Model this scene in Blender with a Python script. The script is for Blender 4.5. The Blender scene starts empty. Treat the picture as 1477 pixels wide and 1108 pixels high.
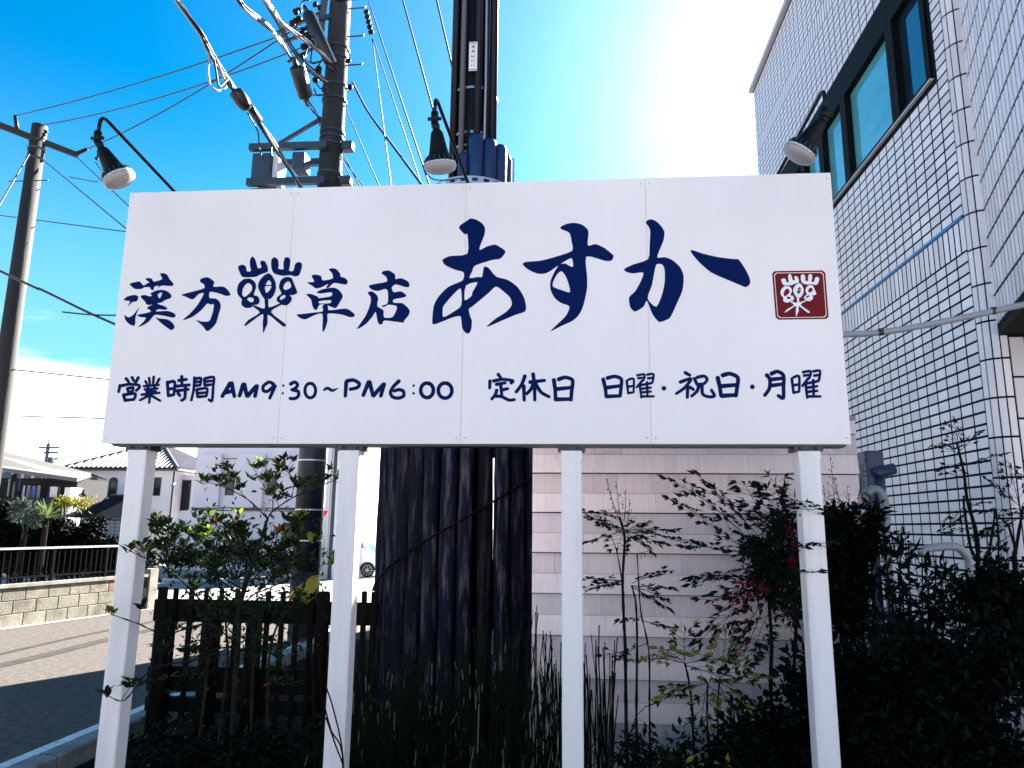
import bpy, math, random
from mathutils import Vector, Matrix, Quaternion
R=math.radians
random.seed(7)
scene=bpy.context.scene
COL=scene.collection
# ------------------------------------------------------------------ camera, sky, sun, exposure
CAMH=1.5; FOC=1070.0; PW,PH=1477.0,1108.0
YAW,PITCH,ROLL=R(4.869),R(10.955),R(0.594)
cF=Vector((-math.sin(YAW)*math.cos(PITCH),math.cos(YAW)*math.cos(PITCH),math.sin(PITCH)))
cR0=Vector((math.cos(YAW),math.sin(YAW),0)); cU0=cR0.cross(cF)
cR=cR0*math.cos(ROLL)+cU0*math.sin(ROLL); cU=cU0*math.cos(ROLL)-cR0*math.sin(ROLL)
cam=bpy.data.cameras.new('camera'); cam.lens=36.0*FOC/PW; cam.sensor_width=36; cam.clip_end=2000; cam.clip_start=.05
camo=bpy.data.objects.new('camera',cam); COL.objects.link(camo); scene.camera=camo
M=Matrix.Identity(4)
for i in range(3):
    M[i][0]=cR[i]; M[i][1]=cU[i]; M[i][2]=-cF[i]
M.translation=(0,0,CAMH); camo.matrix_world=M
SUN_AZ,SUN_EL=R(26),R(32)            # azimuth to the right of +Y
w=bpy.data.worlds.new('World'); scene.world=w; w.use_nodes=True
nt=w.node_tree; nt.nodes.clear()
out=nt.nodes.new('ShaderNodeOutputWorld'); bg=nt.nodes.new('ShaderNodeBackground')
sky=nt.nodes.new('ShaderNodeTexSky'); sky.sky_type='NISHITA'; sky.sun_disc=False
sky.sun_elevation=SUN_EL; sky.sun_rotation=SUN_AZ
sky.air_density=0.55; sky.dust_density=5.5; sky.ozone_density=9.0; sky.altitude=2500
# thin bright cloud low over the horizon
tc=nt.nodes.new('ShaderNodeTexCoord'); sep=nt.nodes.new('ShaderNodeSeparateXYZ')
mp=nt.nodes.new('ShaderNodeMapping'); mp.inputs['Scale'].default_value=(2.2,2.2,9.0)
nz=nt.nodes.new('ShaderNodeTexNoise'); nz.inputs['Scale'].default_value=1.6; nz.inputs['Detail'].default_value=8; nz.inputs['Roughness'].default_value=.55
elev=nt.nodes.new('ShaderNodeMapRange'); elev.inputs[1].default_value=.27; elev.inputs[2].default_value=.07; elev.inputs[3].default_value=0; elev.inputs[4].default_value=.62
cr=nt.nodes.new('ShaderNodeMath'); cr.operation='ADD'
rng=nt.nodes.new('ShaderNodeMapRange'); rng.inputs[1].default_value=.72; rng.inputs[2].default_value=1.05; rng.interpolation_type='SMOOTHSTEP'
mixc=nt.nodes.new('ShaderNodeMix'); mixc.data_type='RGBA'
hs=nt.nodes.new('ShaderNodeHueSaturation'); hs.inputs['Saturation'].default_value=1.25; hs.inputs['Hue'].default_value=.475
L=nt.links.new
L(tc.outputs['Generated'],sep.inputs[0]); L(tc.outputs['Generated'],mp.inputs[0]); L(mp.outputs[0],nz.inputs['Vector'])
L(sep.outputs['Z'],elev.inputs[0]); L(elev.outputs[0],cr.inputs[0]); L(nz.outputs['Fac'],cr.inputs[1]); L(cr.outputs[0],rng.inputs[0])
L(sky.outputs[0],hs.inputs['Color']); L(rng.outputs[0],mixc.inputs[0]); mixc.inputs[7].default_value=(8.5,7.9,8.2,1)
hz=nt.nodes.new('ShaderNodeMapRange'); hz.interpolation_type='SMOOTHSTEP'; hz.inputs[1].default_value=.52; hz.inputs[2].default_value=.12; hz.inputs[3].default_value=0; hz.inputs[4].default_value=.8
mixh=nt.nodes.new('ShaderNodeMix'); mixh.data_type='RGBA'; mixh.inputs[7].default_value=(1.0,2.2,2.6,1)
L(sep.outputs['Z'],hz.inputs[0]); L(hz.outputs[0],mixh.inputs[0]); L(hs.outputs[0],mixh.inputs[6]); L(mixh.outputs[2],mixc.inputs[6])
L(mixc.outputs[2],bg.inputs[0]); bg.inputs[1].default_value=0.05; L(bg.outputs[0],out.inputs[0])
sun=bpy.data.lights.new('sun','SUN'); sun.energy=5.0; sun.angle=R(.53); sun.color=(1,.95,.88)
suno=bpy.data.objects.new('sun',sun); COL.objects.link(suno)
sdir=Vector((math.sin(SUN_AZ)*math.cos(SUN_EL),math.cos(SUN_AZ)*math.cos(SUN_EL),math.sin(SUN_EL)))
suno.rotation_euler=sdir.to_track_quat('Z','Y').to_euler(); suno.location=(6,12,20)
vs=scene.view_settings; vs.view_transform='Standard'; vs.look='None'; vs.gamma=1; vs.use_curve_mapping=False
vs.exposure=3.15
# ------------------------------------------------------------------ measuring helpers (photo pixel -> point in the place)
def ray(x,y): return cF+cR*((x-PW/2)/FOC)+cU*((PH/2-y)/FOC)
C0=Vector((0,0,CAMH))
def aY(x,y,Y): d=ray(x,y); return C0+d*(Y/d.y)
def aX(x,y,X): d=ray(x,y); return C0+d*(X/d.x)
def aZ(x,y,z=0.): d=ray(x,y); return C0+d*((z-CAMH)/d.z)
def proj(p):
    d=Vector(p)-C0; z=d.dot(cF)
    return (PW/2+FOC*d.dot(cR)/z, PH/2-FOC*d.dot(cU)/z, z)
# ------------------------------------------------------------------ mesh builder
class MB:
    def __init__(s): s.v=[]; s.f=[]
    def add(s,vs,fs):
        n=len(s.v); s.v+= [tuple(v) for v in vs]; s.f+=[tuple(i+n for i in f) for f in fs]; return s
    def box(s,x0,x1,y0,y1,z0,z1):
        return s.add([(x0,y0,z0),(x1,y0,z0),(x1,y1,z0),(x0,y1,z0),(x0,y0,z1),(x1,y0,z1),(x1,y1,z1),(x0,y1,z1)],
            [(0,3,2,1),(4,5,6,7),(0,1,5,4),(1,2,6,5),(2,3,7,6),(3,0,4,7)])
    def bbox(s,x0,x1,y0,y1,z0,z1,b=.004):
        "box with bevelled edges"
        X=(x0,x1);Y=(y0,y1);Z=(z0,z1); vs=[];idx={}
        for i in (0,1):
            for j in (0,1):
                for k in (0,1):
                    sx,sy,sz=(1 if i==0 else -1),(1 if j==0 else -1),(1 if k==0 else -1)
                    for a in range(3):
                        p=[X[i]+sx*b,Y[j]+sy*b,Z[k]+sz*b]; p[a]=(X[i],Y[j],Z[k])[a]
                        idx[(i,j,k,a)]=len(vs); vs.append(tuple(p))
        F=[]; g=lambda i,j,k,a: idx[(i,j,k,a)]
        for i in (0,1):
            F.append([g(i,0,0,0),g(i,1,0,0),g(i,1,1,0),g(i,0,1,0)] if i else [g(i,0,0,0),g(i,0,1,0),g(i,1,1,0),g(i,1,0,0)])
            F.append([g(0,i,0,1),g(0,i,1,1),g(1,i,1,1),g(1,i,0,1)] if i else [g(0,i,0,1),g(1,i,0,1),g(1,i,1,1),g(0,i,1,1)])
            F.append([g(0,0,i,2),g(1,0,i,2),g(1,1,i,2),g(0,1,i,2)] if i else [g(0,0,i,2),g(0,1,i,2),g(1,1,i,2),g(1,0,i,2)])
        for i in (0,1):
            for j in (0,1):
                F.append([g(i,j,0,0),g(i,j,1,0),g(i,j,1,1),g(i,j,0,1)])
                F.append([g(i,0,j,0),g(i,1,j,0),g(i,1,j,2),g(i,0,j,2)])
                F.append([g(0,i,j,1),g(1,i,j,1),g(1,i,j,2),g(0,i,j,2)])
                for k in (0,1): F.append([g(i,j,k,0),g(i,j,k,1),g(i,j,k,2)])
        return s.add(vs,F)
    def hexa(s,p):   # 8 corners, bottom 4 then top 4
        return s.add(p,[(0,3,2,1),(4,5,6,7),(0,1,5,4),(1,2,6,5),(2,3,7,6),(3,0,4,7)])
    def beam(s,a,b,wd,ht,up=(0,0,1)):
        a=Vector(a);b=Vector(b);d=(b-a).normalized();u=Vector(up)
        if abs(d.dot(u))>.99: u=Vector((0,1,0))
        r=d.cross(u).normalized(); u=r.cross(d)
        P=[]
        for c in (a,b):
            for sx,sy in ((-1,-1),(1,-1),(1,1),(-1,1)): P.append(c+r*(sx*wd/2)+u*(sy*ht/2))
        return s.hexa(P)
    def tube(s,pts,r,n=8,cap=True):
        pts=[Vector(p) for p in pts]; m=len(pts)
        rs=r if isinstance(r,(list,tuple)) else [r]*m
        ref=None; base=len(s.v)
        for i,p in enumerate(pts):
            t=(pts[min(i+1,m-1)]-pts[max(i-1,0)])
            if t.length<1e-9: t=Vector((0,0,1))
            t.normalize()
            if ref is None:
                ref=Vector((1,0,0)) if abs(t.x)<.9 else Vector((0,1,0))
            u=(ref-t*ref.dot(t)).normalized(); v=t.cross(u); ref=u
            for k in range(n):
                a=2*math.pi*k/n; s.v.append(tuple(p+u*(math.cos(a)*rs[i])+v*(math.sin(a)*rs[i])))
        for i in range(m-1):
            for k in range(n):
                a=base+i*n+k; b=base+i*n+(k+1)%n
                s.f.append((a,b,b+n,a+n))
        if cap:
            s.f.append(tuple(base+k for k in reversed(range(n)))); s.f.append(tuple(base+(m-1)*n+k for k in range(n)))
        return s
    def lathe(s,o,axis,prof,n=16):
        "prof: (distance along axis, radius)"
        ax=Vector(axis).normalized(); o=Vector(o)
        return s.tube2([(o+ax*d,r) for d,r in prof],ax,n)
    def tube2(s,pr,ax,n):
        u=Vector((1,0,0)) if abs(ax.x)<.9 else Vector((0,1,0)); u=(u-ax*u.dot(ax)).normalized(); v=ax.cross(u); base=len(s.v)
        for p,r in pr:
            for k in range(n):
                a=2*math.pi*k/n; s.v.append(tuple(p+u*(math.cos(a)*r)+v*(math.sin(a)*r)))
        for i in range(len(pr)-1):
            for k in range(n):
                a=base+i*n+k;b=base+i*n+(k+1)%n; s.f.append((a,b,b+n,a+n))
        s.f.append(tuple(base+k for k in reversed(range(n)))); s.f.append(tuple(base+(len(pr)-1)*n+k for k in range(n)))
        return s
    def mesh(s,name,mat,off=(0,0,0),smooth=False):
        me=bpy.data.meshes.new(name); o=Vector(off)
        me.from_pydata([tuple(Vector(v)-o) for v in s.v],[],s.f)
        if mat: me.materials.append(mat)
        if smooth:
            for p in me.polygons: p.use_smooth=True
        me.update(); return me
    def build(s,name,mat,parent=None,smooth=False):
        "parts are modelled in place; the thing's empty stands at its base"
        off=(0,0,0); q=parent
        o=Vector((0,0,0))
        while q is not None: o+=q.location; q=q.parent
        ob=bpy.data.objects.new(name,s.mesh(name,mat,o,smooth)); COL.objects.link(ob)
        if parent: ob.parent=parent
        return ob
def solo(mb,name,mat,label,cat,group=None,smooth=False,base=None):
    "a thing made of one mesh, its origin at its base"
    b=Vector(base) if base is not None else Vector((sum(v[0] for v in mb.v)/len(mb.v),sum(v[1] for v in mb.v)/len(mb.v),min(v[2] for v in mb.v)))
    ob=bpy.data.objects.new(name,mb.mesh(name,mat,b,smooth)); ob.location=b; COL.objects.link(ob)
    return tag(ob,label,cat,group)
def tag(o,label=None,cat=None,group=None,kind=None):
    if label: o['label']=label
    if cat: o['category']=cat
    if group: o['group']=group
    if kind: o['kind']=kind
    return o
def thing(name,label,cat,loc=(0,0,0),group=None):
    o=bpy.data.objects.new(name,None); o.location=loc; COL.objects.link(o); o.empty_display_size=.1
    return tag(o,label,cat,group)
def inst(name,me,parent,loc,rot=(0,0,0),scale=(1,1,1)):
    o=bpy.data.objects.new(name,me); COL.objects.link(o)
    if parent:
        o.parent=parent; q=parent; off=Vector((0,0,0))
        while q is not None: off+=q.location; q=q.parent
        o.location=Vector(loc)-off
    else: o.location=loc
    o.rotation_euler=rot; o.scale=scale; return o
# ------------------------------------------------------------------ materials
MATS={}
def mat(name,col,rough=.6,col2=None,scale=8,detail=4,bump=0,bscale=None,metal=0,spec=.5,rnd=0,stretch=(1,1,1),lo=.35,hi=.65,transl=0,coord='Object'):
    if name in MATS: return MATS[name]
    m=bpy.data.materials.new(name); m.use_nodes=True; t=m.node_tree; b=t.nodes['Principled BSDF']; Lk=t.links.new
    b.inputs['Roughness'].default_value=rough; b.inputs['Metallic'].default_value=metal; b.inputs['Specular IOR Level'].default_value=spec
    b.inputs['Base Color'].default_value=(*col,1)
    tcn=t.nodes.new('ShaderNodeTexCoord'); mpn=t.nodes.new('ShaderNodeMapping'); mpn.inputs['Scale'].default_value=stretch
    Lk(tcn.outputs[coord],mpn.inputs[0]); src=None
    if rnd:
        oi=t.nodes.new('ShaderNodeObjectInfo'); ad=t.nodes.new('ShaderNodeVectorMath'); ad.operation='ADD'
        sc=t.nodes.new('ShaderNodeMath'); sc.operation='MULTIPLY'; sc.inputs[1].default_value=37.0
        Lk(oi.outputs['Random'],sc.inputs[0]); Lk(mpn.outputs[0],ad.inputs[0]); Lk(sc.outputs[0],ad.inputs[1]); vec=ad.outputs[0]
    else: vec=mpn.outputs[0]
    if col2 is not None:
        n=t.nodes.new('ShaderNodeTexNoise'); n.inputs['Scale'].default_value=scale; n.inputs['Detail'].default_value=detail; n.inputs['Roughness'].default_value=.6
        Lk(vec,n.inputs['Vector'])
        mr=t.nodes.new('ShaderNodeMapRange'); mr.inputs[1].default_value=lo; mr.inputs[2].default_value=hi; Lk(n.outputs['Fac'],mr.inputs[0])
        mx=t.nodes.new('ShaderNodeMix'); mx.data_type='RGBA'; Lk(mr.outputs[0],mx.inputs[0])
        mx.inputs[6].default_value=(*col,1); mx.inputs[7].default_value=(*col2,1); src=mx.outputs[2]
    if rnd:
        hsn=t.nodes.new('ShaderNodeHueSaturation'); mrr=t.nodes.new('ShaderNodeMapRange'); mrr.inputs[3].default_value=1-rnd; mrr.inputs[4].default_value=1+rnd
        Lk(oi.outputs['Random'],mrr.inputs[0]); Lk(mrr.outputs[0],hsn.inputs['Value'])
        if src: Lk(src,hsn.inputs['Color'])
        else: hsn.inputs['Color'].default_value=(*col,1)
        src=hsn.outputs[0]
    if src: Lk(src,b.inputs['Base Color'])
    if bump:
        n2=t.nodes.new('ShaderNodeTexNoise'); n2.inputs['Scale'].default_value=bscale or scale*3; n2.inputs['Detail'].default_value=5; Lk(vec,n2.inputs['Vector'])
        bp=t.nodes.new('ShaderNodeBump'); bp.inputs['Strength'].default_value=bump; bp.inputs['Distance'].default_value=.01; Lk(n2.outputs['Fac'],bp.inputs['Height']); Lk(bp.outputs[0],b.inputs['Normal'])
    if transl:
        tr=t.nodes.new('ShaderNodeBsdfTranslucent'); ms=t.nodes.new('ShaderNodeMixShader'); ms.inputs[0].default_value=transl
        if src: Lk(src,tr.inputs[0])
        else: tr.inputs[0].default_value=(*col,1)
        o=t.nodes['Material Output']; Lk(b.outputs[0],ms.inputs[1]); Lk(tr.outputs[0],ms.inputs[2]); Lk(ms.outputs[0],o.inputs[0])
    MATS[name]=m; return m
# ------------------------------------------------------------------ the ground
m_asphalt=mat('asphalt',(.056,.050,.045),.9,(.120,.106,.095),16,12,.9,120,lo=.3,hi=.7,spec=.04)
m_lot=mat('lot_concrete',(.20,.185,.175),.9,(.28,.26,.245),.6,6,.3,60)
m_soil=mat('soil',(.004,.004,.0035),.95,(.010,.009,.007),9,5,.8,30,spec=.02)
def gz(y):
    t=min(max((y-13)/13,0),1); return -.6*(t*t*(3-2*t))
g=MB(); ys=[-60,-20,0,4,8,10,12,13,14,15,16,17,18,19,20,21,22,23,24,25,26,28,34,45,70,120,300,900]; xs=[-900,-200,-60,-25,-12,-8,-5,-3.3,0,5,20,60,200,900]
for y in ys:
    for x in xs: g.v.append((x,y,gz(y)))
nx=len(xs)
for j in range(len(ys)-1):
    for i in range(nx-1): a=j*nx+i; g.f.append((a,a+1,a+1+nx,a+nx))
tag(g.build('ground',m_asphalt),kind='structure')
# garden soil, slightly mounded, inside the kerb
g=MB(); N=26
for j in range(N+1):
    for i in range(N+1):
        x=-3.1+i*(7.4/N); y=2.2+j*(8.0/N)
        e=min(i,N-i,j,N-j)/3.0; g.v.append((x,y,.012+min(1,e)*.07*(.6+.5*math.sin(x*2.1+y*1.3)+.4*random.random())))
for j in range(N):
    for i in range(N): a=j*(N+1)+i; g.f.append((a,a+1,a+N+2,a+N+1))
tag(g.build('garden_soil',m_soil,smooth=True),kind='structure')
# far lot of pale concrete beyond the road
g=MB()
for j,y in enumerate([15.2,16,17,18,19,20,21,22,23,24,25,26,28,34,60]):
    g.v.append((-40,y,gz(y)+.006)); g.v.append((12,y,gz(y)+.006))
for j in range(14): g.f.append((2*j,2*j+1,2*j+3,2*j+2))
tag(g.build('car_park',m_lot),kind='structure')
# concrete yard behind the railing wall
g=MB()
for y in (3,6,9,13,14,15.19):
    g.v.append((-40,y,gz(y)+.008)); g.v.append((-8.05+(y-10.5)*.19+.0,y,gz(y)+.008))
for j in range(5): g.f.append((2*j,2*j+1,2*j+3,2*j+2))
tag(g.build('yard',m_lot),kind='structure')
# painted line on the road edge and tyre-worn joint
m_line=mat('road_paint',(.72,.70,.68),.8,(.45,.43,.41),14,6,lo=.35,hi=.7)
g=MB()
for x0,x1 in ((-3.62,-3.5),):
    yy=[2,5,8,11,13,14,15,16]
    for y in yy: g.v.append((x0,y,gz(y)+.005)); g.v.append((x1,y,gz(y)+.005))
    for j in range(len(yy)-1): g.f.append((2*j,2*j+1,2*j+3,2*j+2))
tag(g.build('edge_line',m_line),kind='structure')
m_seam=mat('asphalt_patch',(.034,.032,.03),.9,(.055,.05,.047),6,6,.4,80,spec=.04)
g=MB()
for (xa,xb,y0,y1,wd) in ((-6.2,-6.0,4,15,.10),(-6.75,-6.55,4,15,.05)):
    n=12
    for j in range(n+1):
        t=j/n; y=y0+(y1-y0)*t; x=xa+(xb-xa)*t+.04*math.sin(j*1.7); g.v.append((x-wd,y,gz(y)+.005)); g.v.append((x+wd,y,gz(y)+.005))
    b=len(g.v)-2*(n+1)
    for j in range(n): g.f.append((b+2*j,b+2*j+1,b+2*j+3,b+2*j+2))
tag(g.build('road_seam',m_seam),kind='structure')
# kerb : stones along X=-3.2
m_kerb=mat('kerb_concrete',(.22,.215,.21),.9,(.10,.098,.092),7,6,.4,40,rnd=.12)
kerb=bpy.data.objects.new('kerb',None); kerb.location=(-3.2,2.2,0); COL.objects.link(kerb); tag(kerb,kind='structure')
kme=MB().bbox(-.075,.075,0,.594,-.1,.12,.012).mesh('kerb_stone',m_kerb)
for i in range(17): inst('kerb_stone',kme,kerb,(-3.2+.004*random.uniform(-1,1),2.2+i*.6,0))
# unseen pale paving, added to bounce sunlight up onto the sign
g=MB().add([(-3.1,-30,.02),(14,-30,.02),(14,2.15,.02),(-3.1,2.15,.02)],[(0,1,2,3)])
tag(g.build('bounce_paving',mat('bounce_paving_concrete',(.5,.47,.44),.9,(.42,.4,.37),1.5,6,.3,50)),kind='structure')
# wheel stops on the lot
m_stop=mat('stop_concrete',(.62,.60,.58),.9,(.5,.48,.46),10,5)
for k,(px,py) in enumerate(((252,833),(312,834),(366,835))):
    p=aZ(px,py,-.42); s=MB().bbox(p.x-.5,p.x+.5,p.y-.08,p.y+.08,gz(p.y),gz(p.y)+.13,.03)
    solo(s,'wheel_stop',m_stop,('pale concrete wheel stop directly behind the first post','pale concrete wheel stop in the middle of the row on the car park','pale concrete wheel stop nearest the cabinet pole on the car park')[k],'wheel stop','wheel stops on the car park')
# ------------------------------------------------------------------ block wall with railing
m_block=mat('concrete_block',(.19,.175,.135),.95,(.045,.04,.028),3.2,8,.6,40,rnd=.16,lo=.42,hi=.72)
m_mort=mat('mortar',(.045,.04,.03),.95,(.02,.018,.014),10,5)
m_cap=mat('cap_concrete',(.24,.22,.19),.9,(.14,.125,.10),5,6,.3,40)
m_rust=mat('rusty_block',(.19,.16,.12),.95,(.14,.035,.012),2.6,6,.5,40,rnd=.1,lo=.38,hi=.6)
A=Vector((-8.43,9.65,0)); B=Vector((-7.72,13.2,0)); D=(B-A); LEN=D.length; D.normalize(); ang=math.atan2(D.y,D.x); Nn=Vector((D.y,-D.x,0))
bw=thing('block_wall','low stained concrete block wall along the far side of the road','wall',A)
core=MB(); 
p=[A-Nn*.075+Vector((0,0,-.2)),A+Nn*.055+Vector((0,0,-.2)),B+Nn*.055+Vector((0,0,-.2)),B-Nn*.075+Vector((0,0,-.2))]
core.hexa(p+[q+Vector((0,0,.765)) for q in p]); core.build('mortar_core',m_mort,bw)
bme=MB().bbox(.004,.386,-.02,.02,.003,.183,.006)
bm1=bme.mesh('block',m_block); bm2=bme.mesh('block',m_rust); bmh=MB().bbox(.004,.190,-.02,.02,.003,.183,.006).mesh('block',m_block)
for r in range(3):
    x=0 if r%2==0 else -.195
    while x<LEN-.2:
        q=A+D*max(x,0)+Nn*.045+Vector((0,0,.0+r*.188)); me=bm2 if (LEN-x<1.25 and r==2 or LEN-x<.9 and r==1) else bm1
        if x<0: inst('block',bmh,bw,q,(0,0,ang))
        else: inst('block',me,bw,q,(0,0,ang))
        x+=.39
cp=MB(); p=[A-Nn*.09,A+Nn*.09,B+D*.1+Nn*.09,B+D*.1-Nn*.09]; cp.hexa([q+Vector((0,0,.566)) for q in p]+[q+Vector((0,0,.615)) for q in p]); cp.build('coping',m_cap,bw)
ep=MB(); p=[B+D*.004-Nn*.1,B+D*.004+Nn*.1,B+D*.2+Nn*.1,B+D*.2-Nn*.1]; ep.hexa([q+Vector((0,0,-.2)) for q in p]+[q+Vector((0,0,.70)) for q in p]); ep.build('end_pier',m_cap,bw)
m_rail=mat('dark_bronze_rail',(.003,.003,.003),.8,None,spec=.03)
m_railtop=mat('pale_rail',(.42,.40,.40),.4,None,metal=.3)
rl=thing('railing','dark railing of thin upright bars on top of the block wall','railing',A+Vector((0,0,.615)))
MB().beam(A+Vector((0,0,1.12)),B+Vector((0,0,1.12)),.05,.03).build('top_rail',m_railtop,rl)
MB().beam(A+Vector((0,0,.70)),B+Vector((0,0,.70)),.03,.025).build('bottom_rail',m_rail,rl)
balm=MB().box(-.008,.008,-.008,.008,-.01,.50).mesh('baluster',m_rail)
n=int(LEN/.105)
for i in range(n):
    if i%10==5: continue
    inst('baluster',balm,rl,A+D*(.05+i*.105)+Vector((0,0,.612)),(0,0,ang))
pm=MB().box(-.022,.022,-.022,.022,0,.49).mesh('post',m_rail)
for i in range(0,n):
    if i%10==5: inst('post',pm,rl,A+D*(.05+i*.105)+Vector((0,0,.6155)),(0,0,ang))
# ------------------------------------------------------------------ tiled building on the right
WX=2.75; WY0,WY1=5.16,10.55; WZ=8.08
m_grout=mat('grout',(.010,.013,.022),.9,None,spec=.1)
m_tile=mat('glazed_tile',(.82,.77,.78),.32,(.76,.71,.73),2.0,4,rnd=.12,spec=.5)
m_tile_s=mat('glazed_tile_field',(.82,.77,.78),.32,(.74,.70,.72),5.0,9,spec=.5,lo=.25,hi=.8)
m_alu=mat('dark_frame',(.004,.0045,.005),.7,None,spec=.12)
m_trim=mat('roof_trim',(.55,.53,.55),.4,None)
m_blue=mat('blue_bead',(.02,.18,.45),.4,None)
def glass(name,col,rough=.04):
    m=mat(name,col,rough,tuple(c*.72 for c in col),1.3,5,spec=.9,stretch=(1,.6,2.5)); m.node_tree.nodes['Principled BSDF'].inputs['IOR'].default_value=1.9; return m  # streaks in the pane colour imitate uneven reflections
m_glass=glass('sky_glass',(.11,.40,.47)); m_film=glass('dark_glass',(.012,.03,.06))  # cyan base carries the reflected sky
tb=thing('tiled_building','pale tiled building with a long band of windows upstairs','building',(WX,WY0,0))
ROW,COLP=.082,.158; TH=.0018; GAP=.0155
SILL,HEAD=4.90,6.13
ws0=aX(1352,112,WX).y; ws1=aX(1119,236,WX).y
ws0=WY0+.22; ws1=9.72
b=MB()
b.box(WX+.01,WX+6,WY0,WY1,-.1,SILL); b.box(WX+.01,WX+6,WY0,WY1,HEAD,WZ)
b.box(WX+.01,WX+6,WY0,ws0,SILL,HEAD); b.box(WX+.01,WX+6,ws1,WY1,SILL,HEAD); b.box(WX+.5,WX+6,ws0,ws1,SILL,HEAD)
b.build('wall',m_grout,tb)
MB().box(WX-.05,WX+6,WY0-.02,WY1+.05,WZ,WZ+.07).build('roof_edge',m_trim,tb)
# window band
wf=MB(); wf.box(WX-.012,WX+.10,ws0,ws1,SILL,SILL+.045); wf.box(WX-.012,WX+.10,ws0,ws1,HEAD-.30,HEAD)
fr=wf.build('window_band_frame',m_alu,tb)
nb=[ws0,ws0+.62,ws0+1.75,ws0+2.45,ws0+3.1,ws1-.55,ws1]
spans=[]
for i,y in enumerate(nb):
    MB().box(WX-.014,WX+.09,max(y-.07,ws0),min(y+.07,ws1),SILL+.046,HEAD-.301).build('mullion',m_alu,fr)
for i in range(len(nb)-1):
    y0,y1=max(nb[i]+.07,ws0+.07),nb[i+1]-.07
    MB().add([(WX+.05,y0,SILL+.04),(WX+.05,y1,SILL+.04),(WX+.05,y1,HEAD-.28),(WX+.05,y0,HEAD-.28)],[(0,3,2,1)]).build('pane',m_film if i==0 else m_glass,fr)
MB().box(WX-.03,WX+.0,ws0-.02,ws1+.03,SILL-.012,SILL-.001).build('sill',m_trim,tb)
# tiles
def tile_verts(y0,y1,z0,z1,t=TH):
    c=.0015
    v=[(WX+.0095,y0,z0),(WX+.0095,y1,z0),(WX+.0095,y1,z1),(WX+.0095,y0,z1),(WX+.0095-t,y0+c,z0+c),(WX+.0095-t,y1-c,z0+c),(WX+.0095-t,y1-c,z1-c),(WX+.0095-t,y0+c,z1-c)]
    return v,[(4,7,6,5),(0,4,5,1),(1,5,6,2),(2,6,7,3),(3,7,4,0)]
BLUEZ=3.70
bands=[(BLUEZ-.245,BLUEZ-.014)]; bands.append((BLUEZ+.016+40*ROW,BLUEZ+.016+40*ROW+.231))
rows=[]; z=bands[0][0]-41*ROW
while z<WZ-.02:
    hit=None
    for (a,bb) in bands:
        if a-ROW*.3<=z<bb: hit=(a,bb)
    if hit: rows.append((hit[0],hit[1],True)); z=hit[1]+(.030 if hit[1]<4 else GAP)
    else:
        z1=min(z+ROW-GAP,WZ-.003); rows.append((z,z1,False)); z+=ROW
cand=[]
for (z0,z1,sol) in rows:
    pitch=.079 if sol else COLP; y=WY0+.03
    while y<WY1-.02:
        y1=min(y+pitch-GAP*1.2,WY1-.002)
        if not (z1>SILL-.02 and z0<HEAD and y1>ws0-.02 and y<ws1+.02):
            px,py,d=proj((WX,(y+y1)/2,(z0+z1)/2))
            vis=(1205<px<1477 and 0<py<800) or (1090<px<1477 and 0<py<250)
            a=proj((WX,y,z0)); c=proj((WX,y1,z1)); size=abs(a[0]-c[0])*(z1-z0)/d if vis else 0
            cand.append((size,y,y1,z0,z1,sol))
        y+=pitch
cand.sort(reverse=True)
tme={}
field=MB()
for i,(s_,y,y1,z0,z1,sol) in enumerate(cand):
    if i<290:
        key=(round(y1-y,3),round(z1-z0,3))
        if key not in tme:
            v,f=tile_verts(0,y1-y,0,z1-z0); tme[key]=MB().add(v,f).mesh('tile',m_tile,(WX,0,0))
        inst('tile',tme[key],tb,(WX,y,z0))
    else:
        v,f=tile_verts(y,y1,z0,z1); field.add(v,f)
tag(field.build('tile_field',m_tile_s,tb),kind='stuff')
MB().box(WX-.006,WX+.009,WY0+.03,WY1-.01,BLUEZ-.011,BLUEZ+.011).build('blue_bead',m_blue,tb)
# rounded corner pier of tall tiles, turning towards the right
RC=.11; ccx,ccy=WX+RC+.003,WY0+.0
pier=MB(); prof=[]
for k in range(9):
    a=math.pi+ (math.pi/2)*k/8*1.15; prof.append((ccx+RC*math.cos(a),ccy+RC*math.sin(a)))
for k in range(8):
    (xa,ya),(xb,yb)=prof[k],prof[k+1]
    pier.add([(xa,ya,-.1),(xb,yb,-.1),(xb,yb,WZ),(xa,ya,WZ)],[(0,1,2,3)])
pier.build('corner_core',m_grout,tb)
n=4; HT=.262
for k in range(n):
    a0=math.pi+R(2)+k*R(24.5); a1=a0+R(20.0)
    v=[];f=[]
    for j in range(4):
        a=a0+(a1-a0)*j/3
        for rr in (RC+.0005,RC+.007):
            for zz in (.005,HT-.009): v.append((rr*math.cos(a),rr*math.sin(a),zz))
    for j in range(3):
        o=4*j; f+=[(o+2,o+6,o+7,o+3),(o,o+4,o+6,o+2),(o+1,o+3,o+7,o+5)]
    f+=[(0,2,3,1),(12,13,15,14)]
    me=MB().add(v,f).mesh('corner_tile',m_tile)
    for r in range(30):
        z0=.02+r*HT
        if z0+HT<WZ+.1: inst('corner_tile',me,tb,(ccx,ccy,z0))
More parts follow.
